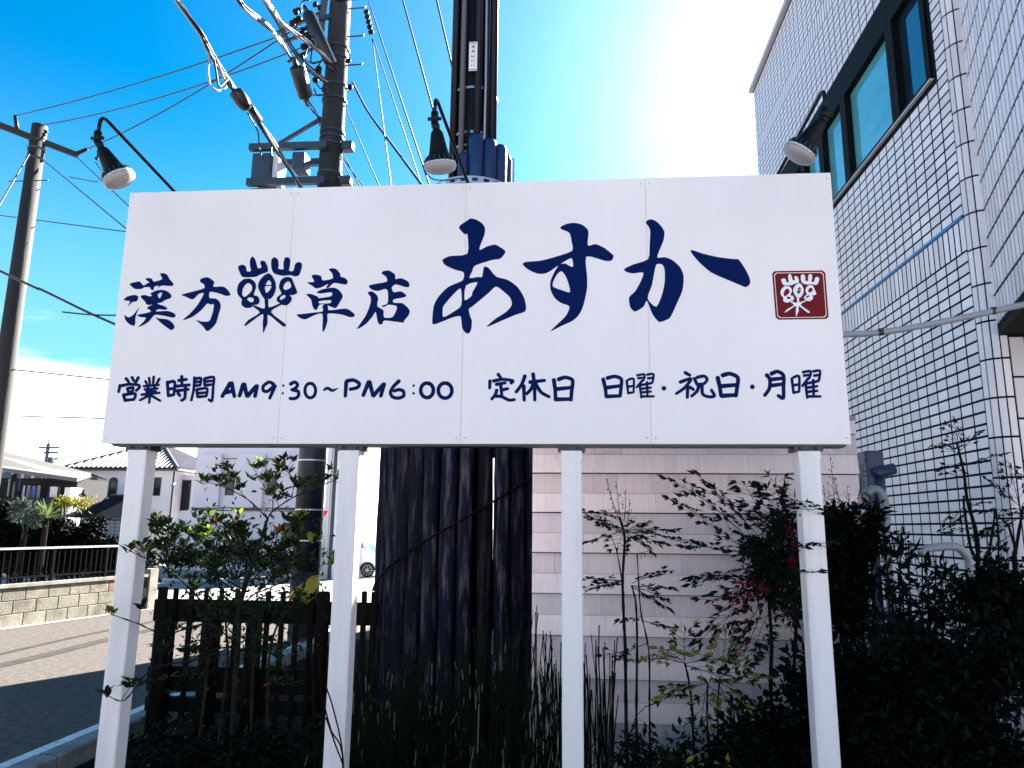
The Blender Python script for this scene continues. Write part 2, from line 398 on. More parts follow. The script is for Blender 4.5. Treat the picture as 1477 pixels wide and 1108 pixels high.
# upper storey that juts out towards the road, tiled, with a dark soffit
ux,uy=2.825,5.070; ud=Vector((-.31,-.95,0)).normalized(); un=Vector((ud.y,-ud.x,0))
if un.x>0: un=-un
UZ0=3.02; UL=2.3
pU=aY(1431,474,5.05); UZ0=pU.z
st=Vector((ux,uy,0)); en=st+ud*UL; far=Vector((WX+6,0,0))
bx=MB(); q=[st-un*.01,en-un*.01,Vector((WX+6,en.y,0)),Vector((WX+6,st.y,0))]
bx.hexa([a+Vector((0,0,UZ0)) for a in q]+[a+Vector((0,0,WZ)) for a in q]); bx.build('upper_wall',m_grout,tb)
MB().hexa([a+Vector((0,0,UZ0-.05)) for a in q]+[a+Vector((0,0,UZ0-.001)) for a in q]).build('soffit',m_alu,tb)
of=MB(); uang=math.atan2(ud.y,ud.x)
z=UZ0+.02; r=0
hts=[.262,.262,.075,.075,.075,.075,.262]
ut={}
while z<WZ-.05:
    h=.205
    t=.015
    while t<UL-.05:
        a=st+ud*t; b2=st+ud*(t+.068); zz0,zz1=z+.008,z+h-.014
        vv=[a-un*.009,b2-un*.009]; 
        v=[vv[0]+Vector((0,0,zz0)),vv[1]+Vector((0,0,zz0)),vv[1]+Vector((0,0,zz1)),vv[0]+Vector((0,0,zz1))]
        v+=[p_+un*.008 for p_ in v]
        px,py,dd=proj(v[5])
        f=[(4,5,6,7),(0,1,5,4),(1,2,6,5),(2,3,7,6),(3,0,4,7)]
        if t<.75 and py>-20 and px<1490 and dd>0:
            if 'u' not in ut:
                k0=Vector(v[0]); ut['u']=MB().add([Vector(p_)-k0 for p_ in v],f).mesh('upper_tile',m_tile)
            inst('upper_tile',ut['u'],tb,v[0])
        else: of.add(v,f)
        t+=.0905
    z+=h; r+=1
z=UZ0+.02
while z<WZ-.08:
    x=en.x+.03
    while x<WX+3.2:
        of.add([(x,en.y+.002,z),(x+.07,en.y+.002,z),(x+.07,en.y+.002,z+.19),(x,en.y+.002,z+.19),(x,en.y-.006,z),(x+.07,en.y-.006,z),(x+.07,en.y-.006,z+.19),(x,en.y-.006,z+.19)],[(4,5,6,7),(0,1,5,4),(1,2,6,5),(2,3,7,6),(3,0,4,7)]); x+=.0905
    z+=.205
tag(of.build('upper_tile_field',m_tile_s,tb),kind='stuff')
# ground-floor wall under the soffit, facing the garden, large upright tiles
GX0=ccx+.02; GY=5.045
lw=MB().box(GX0-.01,WX+6,GY,GY+.2,-.1,UZ0-.052); lw.build('lower_wall',m_grout,tb)
NLR=int((UZ0-.06)/.262); LPT=(UZ0-.075)/NLR
lm=MB().bbox(.006,.094,-.008,.001,.006,LPT-.008,.002).mesh('lower_tile',m_tile)
for i in range(12):
    for r in range(NLR):
        inst('lower_tile',lm,tb,(GX0-.005+i*.1,GY-.0,.02+r*LPT))
# ------------------------------------------------------------------ the sign
SY=3.529; SX0,SX1=-2.367,1.273; SZ0,SZ1=1.893,3.244; SD=.11
m_panel=mat('white_panel',(.94,.83,.80),.42,(.88,.775,.745),1.1,7,spec=.35,rnd=.008,stretch=(2.2,1,.5),lo=.38,hi=.80,bump=.04,bscale=1.5)
m_edge=mat('panel_edge',(.60,.60,.63),.4,None,metal=.2)
m_steel=mat('dark_steel',(.05,.055,.06),.45,None,metal=.6)
m_post=mat('white_post',(.90,.80,.77),.38,(.66,.60,.57),3.5,8,stretch=(3,3,.35),spec=.4,lo=.45,hi=.85)
m_ink=mat('navy_ink',(.0012,.010,.075),.5,None,spec=.05)
m_red=mat('seal_red',(.15,.006,.009),.5,(.18,.009,.013),20,4,spec=.1)
m_white=mat('seal_white',(.85,.83,.86),.5,None)
sb=thing('sign_board','wide white shop sign board with navy brush lettering on four posts','sign',((SX0+SX1)/2,SY+.06,0))
pw=(SX1-SX0)/4
for i in range(4):
    MB().bbox(SX0+i*pw+(.0006 if i else 0),SX0+(i+1)*pw-(.0006 if i<3 else 0),SY,SY+.006,SZ0,SZ1,.0012).build('panel',m_panel,sb)
bk=MB(); bk.box(SX0+.004,SX1-.004,SY+.0065,SY+SD,SZ0+.004,SZ1-.003); bk.build('box_frame',m_edge,sb)
MB().box(SX0+.05,SX1-.02,SY+.012,SY+SD-.01,SZ0-.010,SZ0+.003).build('bottom_rail',m_steel,sb)
# posts
posts=[(185,210,640),(490,517,640),(810.5,838,640),(1152,1183,640)]
for i,(xa,xb,yy) in enumerate(posts):
    a=aY(xa,655,SY+.012); c=aY(xb,655,SY+.012); cx=(a.x+c.x)/2; wd=.096
    MB().bbox(cx-wd/2,cx+wd/2,SY+.012,SY+.012+.10,-.25,SZ0-.030,.006).build('post',m_post,sb)
    cpb=MB(); cpb.box(cx-.0495,cx+.0495,SY+.0105,SY+.012+.1015,SZ0-.070,SZ0-.0305); ob=cpb.build('post_cap',m_post,sb)
    for sx in (-.035,.035):
        MB().lathe((cx+sx,SY+.0,SZ0-.0105),(0,0,-1),[(0,.009),(.010,.009),(.0101,.005),(.014,.005)],8).build('bolt',m_steel,sb)
    br=MB(); br.box(cx-.065,cx+.065,SY+.016,SY+.02+.1,SZ0-.0302,SZ0-.0105); br.build('bracket',m_steel,sb)
# screw heads along the panel edges
scm=MB().lathe((0,0,0),(0,-1,0),[(0,.0055),(.0012,.005),(.0022,.003)],8).mesh('screw',m_edge)
for i in range(4):
    for zz in (SZ0+.03,SZ1-.03):
        for xx in (SX0+i*pw+.02,SX0+(i+1)*pw-.02): inst('screw',scm,sb,(xx,SY+.0002,zz))
# ---- lettering
def smooth(pts,n=3,closed=True):
    m=len(pts); o=[]
    for i in range(m if closed else m-1):
        if closed: p0,p1,p2,p3=pts[i-1],pts[i],pts[(i+1)%m],pts[(i+2)%m]
        else: p0,p1,p2,p3=pts[max(i-1,0)],pts[i],pts[i+1],pts[min(i+2,m-1)]
        # keep sharp turns sharp
        for k in range(n):
            t=k/n; T=.38
            q=[]
            for c in range(len(p1)):
                m1=(p2[c]-p0[c])*T; m2=(p3[c]-p1[c])*T
                h=((2*t**3-3*t**2+1)*p1[c]+(t**3-2*t**2+t)*m1+(-2*t**3+3*t**2)*p2[c]+(t**3-t**2)*m2); q.append(h)
            o.append(tuple(q))
    if not closed: o.append(tuple(pts[-1]))
    return o
class Crop:
    def __init__(s,x0,y0,x1,w=1477.): s.x0,s.y0,s.k=x0,y0,(x1-x0)/w
    def __call__(s,x,y): return (s.x0+x*s.k,s.y0+y*s.k)
def onsign(px,py,lift): 
    p=aY(px,py,SY-lift); return p
def fill_mesh(polys,name,material,lift):
    "filled flat shape with holes; vinyl film lying on the panel"
    cu=bpy.data.curves.new(name,'CURVE'); cu.dimensions='2D'; cu.fill_mode='BOTH'
    for pl in polys:
        sp=cu.splines.new('POLY'); sp.points.add(len(pl)-1); sp.use_cyclic_u=True
        for i,(px,py) in enumerate(pl):
            w_=onsign(px,py,lift); sp.points[i].co=(w_.x,w_.z,0,1)
    ob=bpy.data.objects.new('tmp',cu); COL.objects.link(ob)
    dg=bpy.context.evaluated_depsgraph_get(); me=bpy.data.meshes.new_from_object(ob.evaluated_get(dg))
    vs_=[(v.co.x,SY-lift,v.co.y) for v in me.vertices]; fs_=[tuple(p.vertices) for p in me.polygons]
    bpy.data.objects.remove(ob); bpy.data.meshes.remove(me)
    # face the viewer (-Y)
    out_=[]
    for f in fs_:
        a,b_,c=[Vector(vs_[i]) for i in f[:3]]
        out_.append(f if (b_-a).cross(c-a).y<0 else tuple(reversed(f)))
    return vs_,out_
def glyph(crop,polys,name='character',material=None,lift=.0012,parent=None):
    "polys: list of groups [outer, hole, hole...] in crop coordinates"
    mb=MB()
    for gi,grp in enumerate(polys):
        pls=[[crop(*p) for p in smooth(pl)] for pl in grp]
        v,f=fill_mesh(pls,name,material,lift+gi*.00022); mb.add(v,f)
    return mb.build(name,material or m_ink,parent or sb)
def stroke_poly(pts,w):
    "brush stroke: centre line with width, pressed ends"
    n=len(pts)
    if len(pts[0])==2: 
        w*=1.16
        P=[(x,y,w*(1.0 if 0<i<n-1 else (1.12 if i==0 else .95))) for i,(x,y) in enumerate(pts)]
    else: P=pts
    P=smooth(P,4,False); m=len(P); Lf=[];Rt=[]
    for i,(x,y,ww) in enumerate(P):
        a=P[max(i-1,0)]; b_=P[min(i+1,m-1)]; dx,dy=b_[0]-a[0],b_[1]-a[1]; l=math.hypot(dx,dy) or 1; nx_,ny_=-dy/l,dx/l
        Lf.append((x+nx_*ww/2,y+ny_*ww/2)); Rt.append((x-nx_*ww/2,y-ny_*ww/2))
    def cap(p,q,s_):
        dx,dy=p[0]-q[0],p[1]-q[1]; l=math.hypot(dx,dy) or 1; dx/=l;dy/=l; r=p[2]/2
        return [(p[0]+dx*r*.75+ -dy*s_*r*.45,p[1]+dy*r*.75+dx*s_*r*.45),(p[0]+dx*r*.55- -dy*s_*r*.6,p[1]+dy*r*.55-dx*s_*r*.6)]
    e=cap(P[-1],P[-2],1); s2=cap(P[0],P[1],1)
    return Lf+e+Rt[::-1]+s2
def strokes(crop,sts,w,name='character',tf=None,lift=.0012):
    mb=MB()
    for i,st_ in enumerate(sts):
        if tf: st_=[(*tf(p[0],p[1]),*p[2:]) for p in st_]
        pl=[crop(*p) for p in stroke_poly(st_,w)]
        v,f=ribbon(pl,lift+i*.00012); mb.add(v,f)
    return mb.build(name,m_ink,sb)
def ribbon(pl,lift):
    n=len(pl); h=(n-4)//2; L_=pl[:h]; e=pl[h:h+2]; R_=pl[h+2:h+2+h][::-1]; s2=pl[-2:]
    V=[onsign(px,py,lift) for px,py in L_+R_+e+s2]; F=[]
    for i in range(h-1): F.append((i,i+1,h+i+1,h+i))
    a=2*h; F.append((h-1,a,a+1,2*h-1)); F.append((h,a+2,a+3,0))
    o=[]
    for f in F:
        q=[V[i] for i in f]; c=(q[1]-q[0]).cross(q[2]-q[0]); o.append(f if c.y<0 else tuple(reversed(f)))
    return V,o
cA=Crop(160,360,400); cB=Crop(330,360,610); cC=Crop(600,300,900); cD=Crop(880,300,1210); cE=Crop(160,530,420); cFp=Crop(410,530,670); cG=Crop(690,530,950); cH=Crop(940,525,1200)
glyph(cA,[[[(168,303),(250,283),(270,300),(292,320),(320,300),(340,290),(305,265),(325,253),(362,258),(380,285),(440,270),(455,255),(435,215),(470,210),(500,225),(520,262),(545,290),(558,315),(530,325),(470,320),(440,325),(415,345),(425,322),(385,330),(378,360),(355,355),(345,335),(300,335),(270,350),(215,350),(185,330)]],
 [[(112,443),(150,415),(210,403),(240,415),(240,440),(225,462),(195,465),(165,490),(150,513),(160,480),(170,460),(135,455)]],
 [[(120,580),(135,590),(155,603),(185,590),(215,560),(252,507),(235,550),(218,600),(215,660),(200,678),(160,660),(128,625)]],
 [[(265,412),(300,403),(340,415),(365,410),(350,390),(400,365),(450,358),(500,370),(535,405),(530,430),(480,450),(450,470),(410,480),(480,505),(500,525),(480,535),(420,530),(400,550),(500,545),(560,565),(575,590),(550,605),(480,590),(390,580),(340,635),(290,670),(240,688),(290,640),(310,605),(260,600),(235,580),(330,560),(355,545),(320,520),(345,500),(370,490),(320,490),(300,460),(270,430)],[(435,385),(455,385),(440,425),(425,430),(415,400)]],
 [[(395,605),(430,612),(500,620),(545,650),(565,690),(540,715),(520,708),(460,665)]]])
glyph(cA,[[[(790,270),(810,255),(850,245),(885,258),(918,290),(910,330),(990,328),(1030,350),(1060,395),(1050,410),(1015,410),(960,390),(880,375),(875,430),(930,435),(965,465),(975,510),(955,580),(935,650),(900,695),(865,722),(845,720),(815,680),(755,625),(800,638),(850,640),(880,625),(905,550),(912,488),(880,488),(855,480),(800,540),(720,600),(635,628),(700,570),(770,490),(825,390),(780,395),(740,435),(715,442),(665,420),(625,402),(700,380),(825,345),(825,310),(795,290)]]])
EMB=[[[(70,140),(75,125),(105,115),(130,130),(138,165),(168,163),(160,115),(162,75),(182,52),(205,85),(220,140),(248,135),(238,100),(250,85),(275,90),(295,130),(295,170),(240,190),(205,208),(120,212),(95,200)]],
 [[(322,120),(325,75),(350,58),(375,80),(380,125),(375,145),(415,150),(415,110),(425,65),(450,58),(468,80),(465,125),(458,160),(490,162),(505,110),(530,95),(555,105),(555,140),(535,195),(500,205),(470,195),(410,200),(350,185),(330,160)]],
 [[(125,222),(165,222),(200,250),(208,290),(190,345),(220,355),(235,385),(225,415),(185,425),(170,442),(130,445),(100,425),(95,400),(100,380),(70,345),(62,305),(75,260),(105,230)],[(150,255),(175,275),(175,310),(150,340),(120,360),(103,345),(105,305),(125,270)],[(155,365),(185,370),(188,395),(165,400),(140,380)]],
 [[(300,180),(330,200),(355,250),(358,300),(340,350),(312,378),(290,365),(270,375),(240,330),(222,280),(235,235),(265,200)],[(305,232),(325,265),(280,268)],[(280,280),(325,278),(310,310),(285,330),(275,300)]],
 [[(440,208),(475,215),(490,245),(520,320),(515,335),(485,348),(465,345),(480,370),(470,400),(440,425),(405,420),(365,390),(370,360),(400,335),(382,290),(390,245),(410,220)],[(455,240),(472,265),(470,290),(435,308),(415,295),(425,260)],[(425,345),(430,365),(390,385),(395,360)]],
 [[(272,370),(300,365),(305,440),(390,410),(400,420),(320,475),(430,565),(430,585),(405,580),(300,495),(295,560),(278,600),(262,638),(258,560),(260,490),(190,535),(130,580),(118,575),(150,535),(235,480),(185,435),(195,425),(265,450),(275,430)]]]
glyph(cB,EMB)
glyph(cB,[[[(595,250),(650,245),(630,205),(650,190),(700,200),(715,235),(790,220),(785,180),(760,150),(790,142),(820,150),(848,185),(850,205),(890,220),(905,245),(895,265),(870,265),(800,255),(760,290),(740,290),(755,262),(700,290),(660,295),(640,280)]],
 [[(590,342),(625,338),(680,360),(685,370),(780,355),(780,325),(700,335),(668,325),(720,300),(800,290),(840,310),(868,355),(845,400),(820,440),(800,445),(740,420),(690,420),(670,458),(650,455),(635,425),(625,380)],[(690,393),(775,385),(770,408),(690,410)]],
 [[(515,495),(560,490),(640,480),(715,470),(712,430),(735,418),(755,430),(762,462),(870,450),(910,455),(955,490),(955,510),(920,515),(860,495),(755,487),(752,540),(735,600),(717,627),(712,600),(712,490),(650,500),(600,525),(575,532),(540,520)]]])
glyph(cB,[[[(1065,275),(1110,262),(1200,245),(1198,210),(1162,182),(1175,165),(1220,160),(1265,190),(1268,225),(1310,218),(1360,240),(1375,265),(1370,285),(1340,285),(1270,265),(1240,290),(1250,320),(1265,325),(1310,318),(1348,345),(1340,362),(1255,380),(1255,405),(1320,408),(1360,440),(1378,470),(1365,505),(1335,540),(1330,557),(1290,552),(1185,540),(1170,565),(1145,570),(1130,540),(1118,475),(1090,515),(1050,560),(1010,590),(975,602),(1040,505),(1075,420),(1080,365),(1055,328),(1090,318),(1125,345),(1137,375),(1130,430),(1175,460),(1178,490),(1185,518),(1245,515),(1275,460),(1275,430),(1215,420),(1180,438),(1162,428),(1208,408),(1210,320),(1190,300),(1140,315),(1100,310),(1075,295)]]])
glyph(cC,[[[(187,370),(240,342),(365,325),(365,190),(345,187),(306,145),(318,120),(360,92),(388,75),(430,84),(470,110),(491,145),(485,195),(463,250),(451,299),(500,275),(560,260),(600,280),(636,310),(600,360),(540,370),(420,410),(400,450),(380,497),(440,490),(470,488),(482,420),(515,425),(570,488),(650,510),(720,560),(765,630),(780,690),(775,735),(700,762),(600,805),(500,847),(560,790),(640,738),(680,690),(670,640),(630,600),(570,558),(520,600),(455,655),(400,700),(375,720),(385,770),(397,800),(393,860),(375,892),(350,885),(327,850),(317,770),(260,778),(205,800),(130,827),(115,810),(125,700),(160,630),(230,560),(330,515),(338,458),(280,440),(210,408)],
 [(318,572),(322,690),(270,735),(195,775),(190,720),(200,690),(260,620)],[(355,552),(437,528),(400,600),(395,625),(345,655)]]])
glyph(cC,[[[(757,397),(785,383),(880,375),(980,350),(1108,305),(1105,240),(1090,178),(1030,150),(1030,132),(1075,112),(1130,106),(1185,122),(1225,165),(1220,265),(1275,257),(1340,285),(1400,335),(1400,355),(1385,375),(1340,375),(1210,345),(1215,480),(1215,570),(1190,690),(1160,755),(1115,800),(1030,840),(952,878),(1010,820),(1065,765),(1090,700),(1030,675),(985,640),(955,580),(955,520),(985,450),(1010,410),(960,445),(920,465),(870,468),(820,450),(780,425)],
 [(1104,356),(1114,420),(1058,394),(1030,398)],[(1035,450),(1070,500),(1095,597),(1030,582),(975,560),(973,530),(1000,475)]]])
glyph(cD,[[[(230,95),(245,78),(270,74),(310,95),(350,150),(345,210),(318,275),(305,320),(350,318),(400,335),(450,380),(475,440),(468,530),(430,620),(390,705),(360,725),(320,737),(298,720),(270,680),(238,600),(218,635),(180,662),(155,668),(130,640),(122,578),(160,540),(195,480),(215,418),(150,423),(110,415),(90,395),(150,365),(245,330),(255,240),(258,140)],
 [(300,365),(335,365),(352,400),(352,480),(335,560),(298,638),(242,585),(270,500),(285,420)]],
 [[(522,285),(530,272),(600,295),(700,318),(800,330),(830,333),(870,390),(900,450),(903,490),(875,512),(840,498),(760,465),(650,415),(570,345)]]])
# red seal
def quadp(i):
    c=[(1045,408),(1388,403),(1412,717),(1070,722)]; mx_=sum(p[0] for p in c)/4; my_=sum(p[1] for p in c)/4
    c=[(mx_+(x-mx_)*i,my_+(y-my_)*i) for x,y in c]; o=[]
    for k in range(4):
        p,q,r_=c[k-1],c[k],c[(k+1)%4]
        for (s_,t_) in ((p,.05),(r_,.05)):
            o.append((q[0]+(s_[0]-q[0])*t_,q[1]+(s_[1]-q[1])*t_))
    return o
def flat(polys,name,material,lift,parent):
    mb=MB(); v,f=fill_mesh([[cD(*p) for p in pl] for pl in polys],name,material,lift); mb.add(v,f); return mb.build(name,material,parent)
seal=flat([quadp(1.0),quadp(.935)],'seal_border',m_red,.0012,sb)
flat([quadp(.905)],'seal_ground',m_red,.0012,seal)
def toseal(p): return (1100+(p[0]-62)/496*250,425+(p[1]-52)/586*277)
glyph(cD,[[[toseal(p) for p in pl] for pl in grp] for grp in EMB],'seal_emblem',m_white,.0018,seal)
# opening hours, brush strokes
def ell(cx,cy,rx,ry,n=12): return [(cx+rx*math.sin(2*math.pi*k/n+.2),cy-ry*math.cos(2*math.pi*k/n+.2)) for k in range(n+1)]
W=25
strokes(cE,[[(122,90),(148,122)],[(172,80),(188,112)],[(225,82),(200,128)],[(75,145),(62,203)],[(88,150),(150,138),(225,145),(232,165),(205,192)],[(135,170),(142,203)],[(140,172),(182,165),(175,198)],[(142,203),(175,198)],[(102,222),(115,275)],[(110,224),(200,215),(188,262)],[(115,270),(190,262)]],21)
strokes(cE,[[(282,112),(300,145)],[(312,85),(320,140)],[(350,75),(345,140)],[(397,92),(372,140)],[(268,155),(395,143)],[(300,158),(312,175)],[(362,152),(350,172)],[(275,182),(385,173)],[(290,203),(370,196)],[(250,224),(400,208)],[(325,180),(312,292)],[(312,230),(235,270)],[(328,230),(405,275)]],18)
strokes(cE,[[(462,118),(470,237)],[(470,124),(522,118),(515,225)],[(472,178),(512,172)],[(472,232),(515,225)],[(553,108),(622,98)],[(580,72),(582,150)],[(535,155),(645,143)],[(535,192),(637,180)],[(610,160),(605,250),(575,272)],[(548,208),(566,235)]],22)
strokes(cE,[[(685,82),(678,180),(658,272)],[(690,95),(738,88),(730,148)],[(692,121),(730,116)],[(692,150),(728,147)],[(768,92),(842,80),(838,150),(828,275),(800,262)],[(770,118),(828,110)],[(768,148),(828,140)],[(766,95),(768,148)],[(702,180),(710,245)],[(708,180),(788,173),(780,238)],[(712,212),(780,206)],[(712,242),(780,236)]],20)
strokes(cE,[[(978,128),(910,240)],[(988,126),(1012,240)],[(942,205),(1005,192)]],28)
strokes(cE,[[(1085,137),(1052,236)],[(1092,137),(1115,238)],[(1118,236),(1190,152)],[(1196,150),(1180,240)]],28)
strokes(cE,[[(1335,140),(1295,120),(1248,155),(1250,192),(1285,195),(1335,152)],[(1346,150),(1300,255)]],24)
def dots(crop,pts,r):
    mb=MB()
    for (x,y) in pts:
        v=[onsign(*crop(x+r*math.cos(a*math.pi/6),y+r*math.sin(a*math.pi/6)),.0012) for a in range(12)]
        mb.add(v,[tuple(reversed(range(12)))] if (v[1]-v[0]).cross(v[2]-v[0]).y>0 else [tuple(range(12))])
    mb.build('character',m_ink,sb)
dots(cE,[(1413,150),(1408,212)],10)
strokes(cFp,[[(50,138),(85,120),(110,142),(90,172),(58,185)],[(72,184),(115,198),(115,235),(85,256),(45,254)]],24)
strokes(cFp,[ell(213,190,44,60)],23)
strokes(cFp,[[(325,185,20),(355,170,26),(395,190,24),(440,170,8)]],22)
strokes(cFp,[[(508,118),(500,238)],[(512,112),(565,104),(615,132),(600,165),(538,180)]],26)
strokes(cFp,[[(692,118),(646,232)],[(698,118),(728,234)],[(728,234),(812,138)],[(818,135),(790,238)]],28)
strokes(cFp,[[(942,110),(892,160),(870,205),(885,240),(930,253),(978,235),(975,195),(940,182),(895,195)]],25)
dots(cFp,[(1060,150),(1060,213)],11)
strokes(cFp,[ell(1170,188,52,60)],27); strokes(cFp,[ell(1318,190,56,62)],27)
strokes(cG,[[(160,55),(188,92)],[(95,108),(92,172)],[(122,112),(200,98),(285,110),(265,130)],[(145,140),(222,126)],[(182,135),(192,230)],[(195,185),(243,174)],[(150,185),(140,220),(108,262)],[(135,235),(190,240),(250,268),(298,264)]],23)
strokes(cG,[[(382,68),(355,140),(308,203)],[(372,150),(376,272)],[(420,122),(545,106)],[(448,52),(460,150),(462,270)],[(455,130),(430,180),(395,218)],[(468,135),(515,205),(582,242)]],25)
strokes(cG,[[(618,100),(630,190),(632,268)],[(655,100),(710,82),(772,105),(765,190),(758,270)],[(640,178),(755,166)],[(640,262),(755,260)]],27)
strokes(cG,[[(1022,95),(1040,170),(1048,243)],[(1055,88),(1120,74),(1172,98),(1168,170),(1162,238)],[(1050,166),(1158,152)],[(1052,238),(1158,234)]],26)
YO=[[(1215,108),(1228,215)],[(1228,102),(1272,95),(1272,205)],[(1232,158),(1270,152)],[(1232,210),(1270,205)],[(1300,66),(1362,58),(1352,105),(1335,112)],[(1308,90),(1350,84)],[(1382,60),(1435,56),(1425,125),(1408,128)],[(1388,90),(1425,85)],[(1345,108),(1295,165)],[(1322,145),(1336,250)],[(1332,145),(1420,130)],[(1340,175),(1415,165)],[(1340,205),(1415,198)],[(1338,238),(1440,238)],[(1382,120),(1386,235)]]
strokes(cG,YO,17)
dots(cH,[(100,200)],20)
strokes(cH,[[(272,70),(315,95)],[(232,150),(325,120),(270,195),(200,245)],[(295,180),(292,278)],[(312,190),(345,212)],[(350,118),(372,170)],[(372,110),(430,100),(455,128),(432,162)],[(378,170),(430,162)],[(388,175),(370,225),(325,266)],[(412,175),(418,248),(470,270),(515,262),(488,212)]],23)
strokes(cH,[[(540,110),(558,190),(568,263)],[(578,95),(640,80),(706,112),(700,190),(690,265)],[(565,183),(690,172)],[(570,262),(685,255)]],29)
dots(cH,[(825,188)],20)
strokes(cH,[[(940,90),(968,125),(965,200),(925,260)],[(978,82),(1030,62),(1080,95),(1080,200),(1078,282),(1035,258)],[(980,128),(1068,118)],[(975,178),(1068,166)]],27)
strokes(cH,YO,19,tf=lambda x,y:(1140+(x-1207)*1.05,48+(y-48)*1.15))
# ------------------------------------------------------------------ goose-neck lamps on the sign
m_black=mat('black_metal',(.003,.0035,.004),.45,None,spec=.2)
m_bulb=mat('frosted_bulb',(.50,.45,.44),.3,None,spec=.5,transl=.3)
m_hood=mat('lamp_body',(.003,.004,.004),.5,None,spec=.15)
def lamp(label,foot,knee,hook,neck,tip,face,wires=None):
    root=thing('sign_lamp',label,'lamp',foot,'goose-neck lamps along the top of the sign')
    pts=[]
    P=[Vector(foot)-Vector((0,-.0,.08)),Vector(foot),Vector(knee)]
    n=10; pts=[P[0]+Vector((0,.05,0)),P[1]+Vector((0,.05,0))]
    kn=Vector(knee); hk=Vector(hook); ft=Vector(foot)+Vector((0,.05,0))
    d1=(kn-ft).normalized(); d2=(hk-kn).normalized(); r=.05
    a=kn-d1*r; b_=kn+d2*r
    pts.append(a)
    for k in range(1,8):
        t=k/8; pts.append(a*(1-t)**2+kn*2*t*(1-t)+b_*t*t)
    pts+= [b_,hk]
    MB().tube(pts,.0085,8).build('arm',m_black,root,True)
    nk=Vector(neck); tp=Vector(tip); ax=(tp-nk).normalized()
    j=MB().tube([hk-Vector((0,0,-.02)),hk-Vector((0,0,.03))],.017,8); j.lathe(hk-Vector((.03,0,.012)),(1,0,0),[(0,.008),(.06,.008)],6)
    j.tube([hk-Vector((0,0,.03)),(hk+nk)/2+Vector((0,0,-.01)),nk],[.016,.019,.014],8); j.build('swivel',m_black,root,True)
    Ln=(tp-nk).length
    hb=MB().lathe(nk,ax,[(-.012,.012),(0,.024),(.01,.028),(Ln*.46,.042),(Ln*.52,.045),(Ln*.66,.064),(Ln*.72,.068)],18); body=hb.build('lamp_body',m_hood,root,True)
    # cooling fins round the collar
    u=Vector((1,0,0)); u=(u-ax*u.dot(ax)).normalized(); v=ax.cross(u)
    fn=MB()
    for k in range(18):
        a_=2*math.pi*k/18; rd=u*math.cos(a_)+v*math.sin(a_)
        fn.beam(nk+ax*Ln*.60+rd*.056,nk+ax*Ln*.74+rd*.066,.005,.010,rd)
    fn.build('fin_ring',m_steel,body)
    MB().lathe(nk,ax,[(Ln*.721,.069),(Ln*.76,.071)],20).build('collar',m_edge,root,True)
    MB().lathe(nk,ax,[(Ln*.761,.070),(Ln*.82,.073),(Ln*.90,.066),(Ln*.96,.046),(Ln*.99,.02),(Ln,.004)],20).build('bulb',m_bulb,root,True)
    if wires:
        MB().tube(smooth([tuple(w_) for w_ in wires],5,False),.0035,5).build('cord',m_black,root,True)
    return root
Yk=2.95
def foot(px): 
    p=aY(px,200,SY+.01); q=aY(px,258,SY+.01); return (q.x,SY+.012,SZ1+.0)
lamp('goose-neck lamp leaning out over the 漢 end of the sign',foot(253),aY(146,165,Yk),aY(141,196,Yk),aY(147,216,Yk),aY(178,268,Yk+.05),0)
lamp('goose-neck lamp with a hanging loop of cord, in front of the thick dark pole',foot(676),aY(628,138,Yk),aY(627,168,Yk),aY(630,190,Yk),aY(636,252,Yk+.05),0,
   wires=[aY(628,228,Yk+.05),aY(613,232,Yk+.05),aY(613,248,Yk+.08),aY(626,259,Yk+.2),aY(645,260,Yk+.4),aY(668,257,SY-.01),aY(676,262,SY+.05)])
lamp('goose-neck lamp above the red seal, against the windows of the tiled building',foot(1122),aY(1189,126,Yk),aY(1190,162,Yk),aY(1184,176,Yk),aY(1145,232,Yk+.05),0)
# ------------------------------------------------------------------ log casing and thick utility pole
LCX,LCY,LR=-.868,5.95,.635; LTOP=2.22
m_log=mat('streaked_log',(.0022,.0036,.011),.75,(.085,.080,.105),6,9,1.0,26,rnd=.55,stretch=(4,4,.5),lo=.50,hi=.80,spec=.1)  # pale streaks put highlights into the colour, the blue base the shade
m_rope=mat('black_cable',(.0015,.0015,.002),.7,None,spec=.1)
lc=thing('log_casing','ring of tall dark logs standing round the thick utility pole','log casing',(LCX,LCY,0))
nl=31
def log_mesh(seed):
    rr=random.Random(seed); b=MB(); n=10; pts=[];rs=[]
    ph=rr.uniform(0,6); r0=.055*rr.uniform(.90,1.08); H=LTOP*rr.uniform(.985,1.015)
    for i in range(19):
        z=-.1+i*(H+.1)/18; pts.append((.006*math.sin(z*2.1+ph),.006*math.cos(z*1.7+ph),z)); rs.append(r0*(1.0-.02*z)*(1+.05*math.sin(z*9+ph)*rr.random()+.03*rr.uniform(-1,1)))
    b.tube(pts,rs,n)
    me=b.mesh('log',m_log,smooth=True)
    return me
lms=[log_mesh(s) for s in range(7)]
for k in range(nl):
    a=2*math.pi*k/nl
    inst('log',lms[k%7],lc,(LCX+LR*math.cos(a),LCY+LR*math.sin(a),0),(0,0,random.uniform(0,6)))
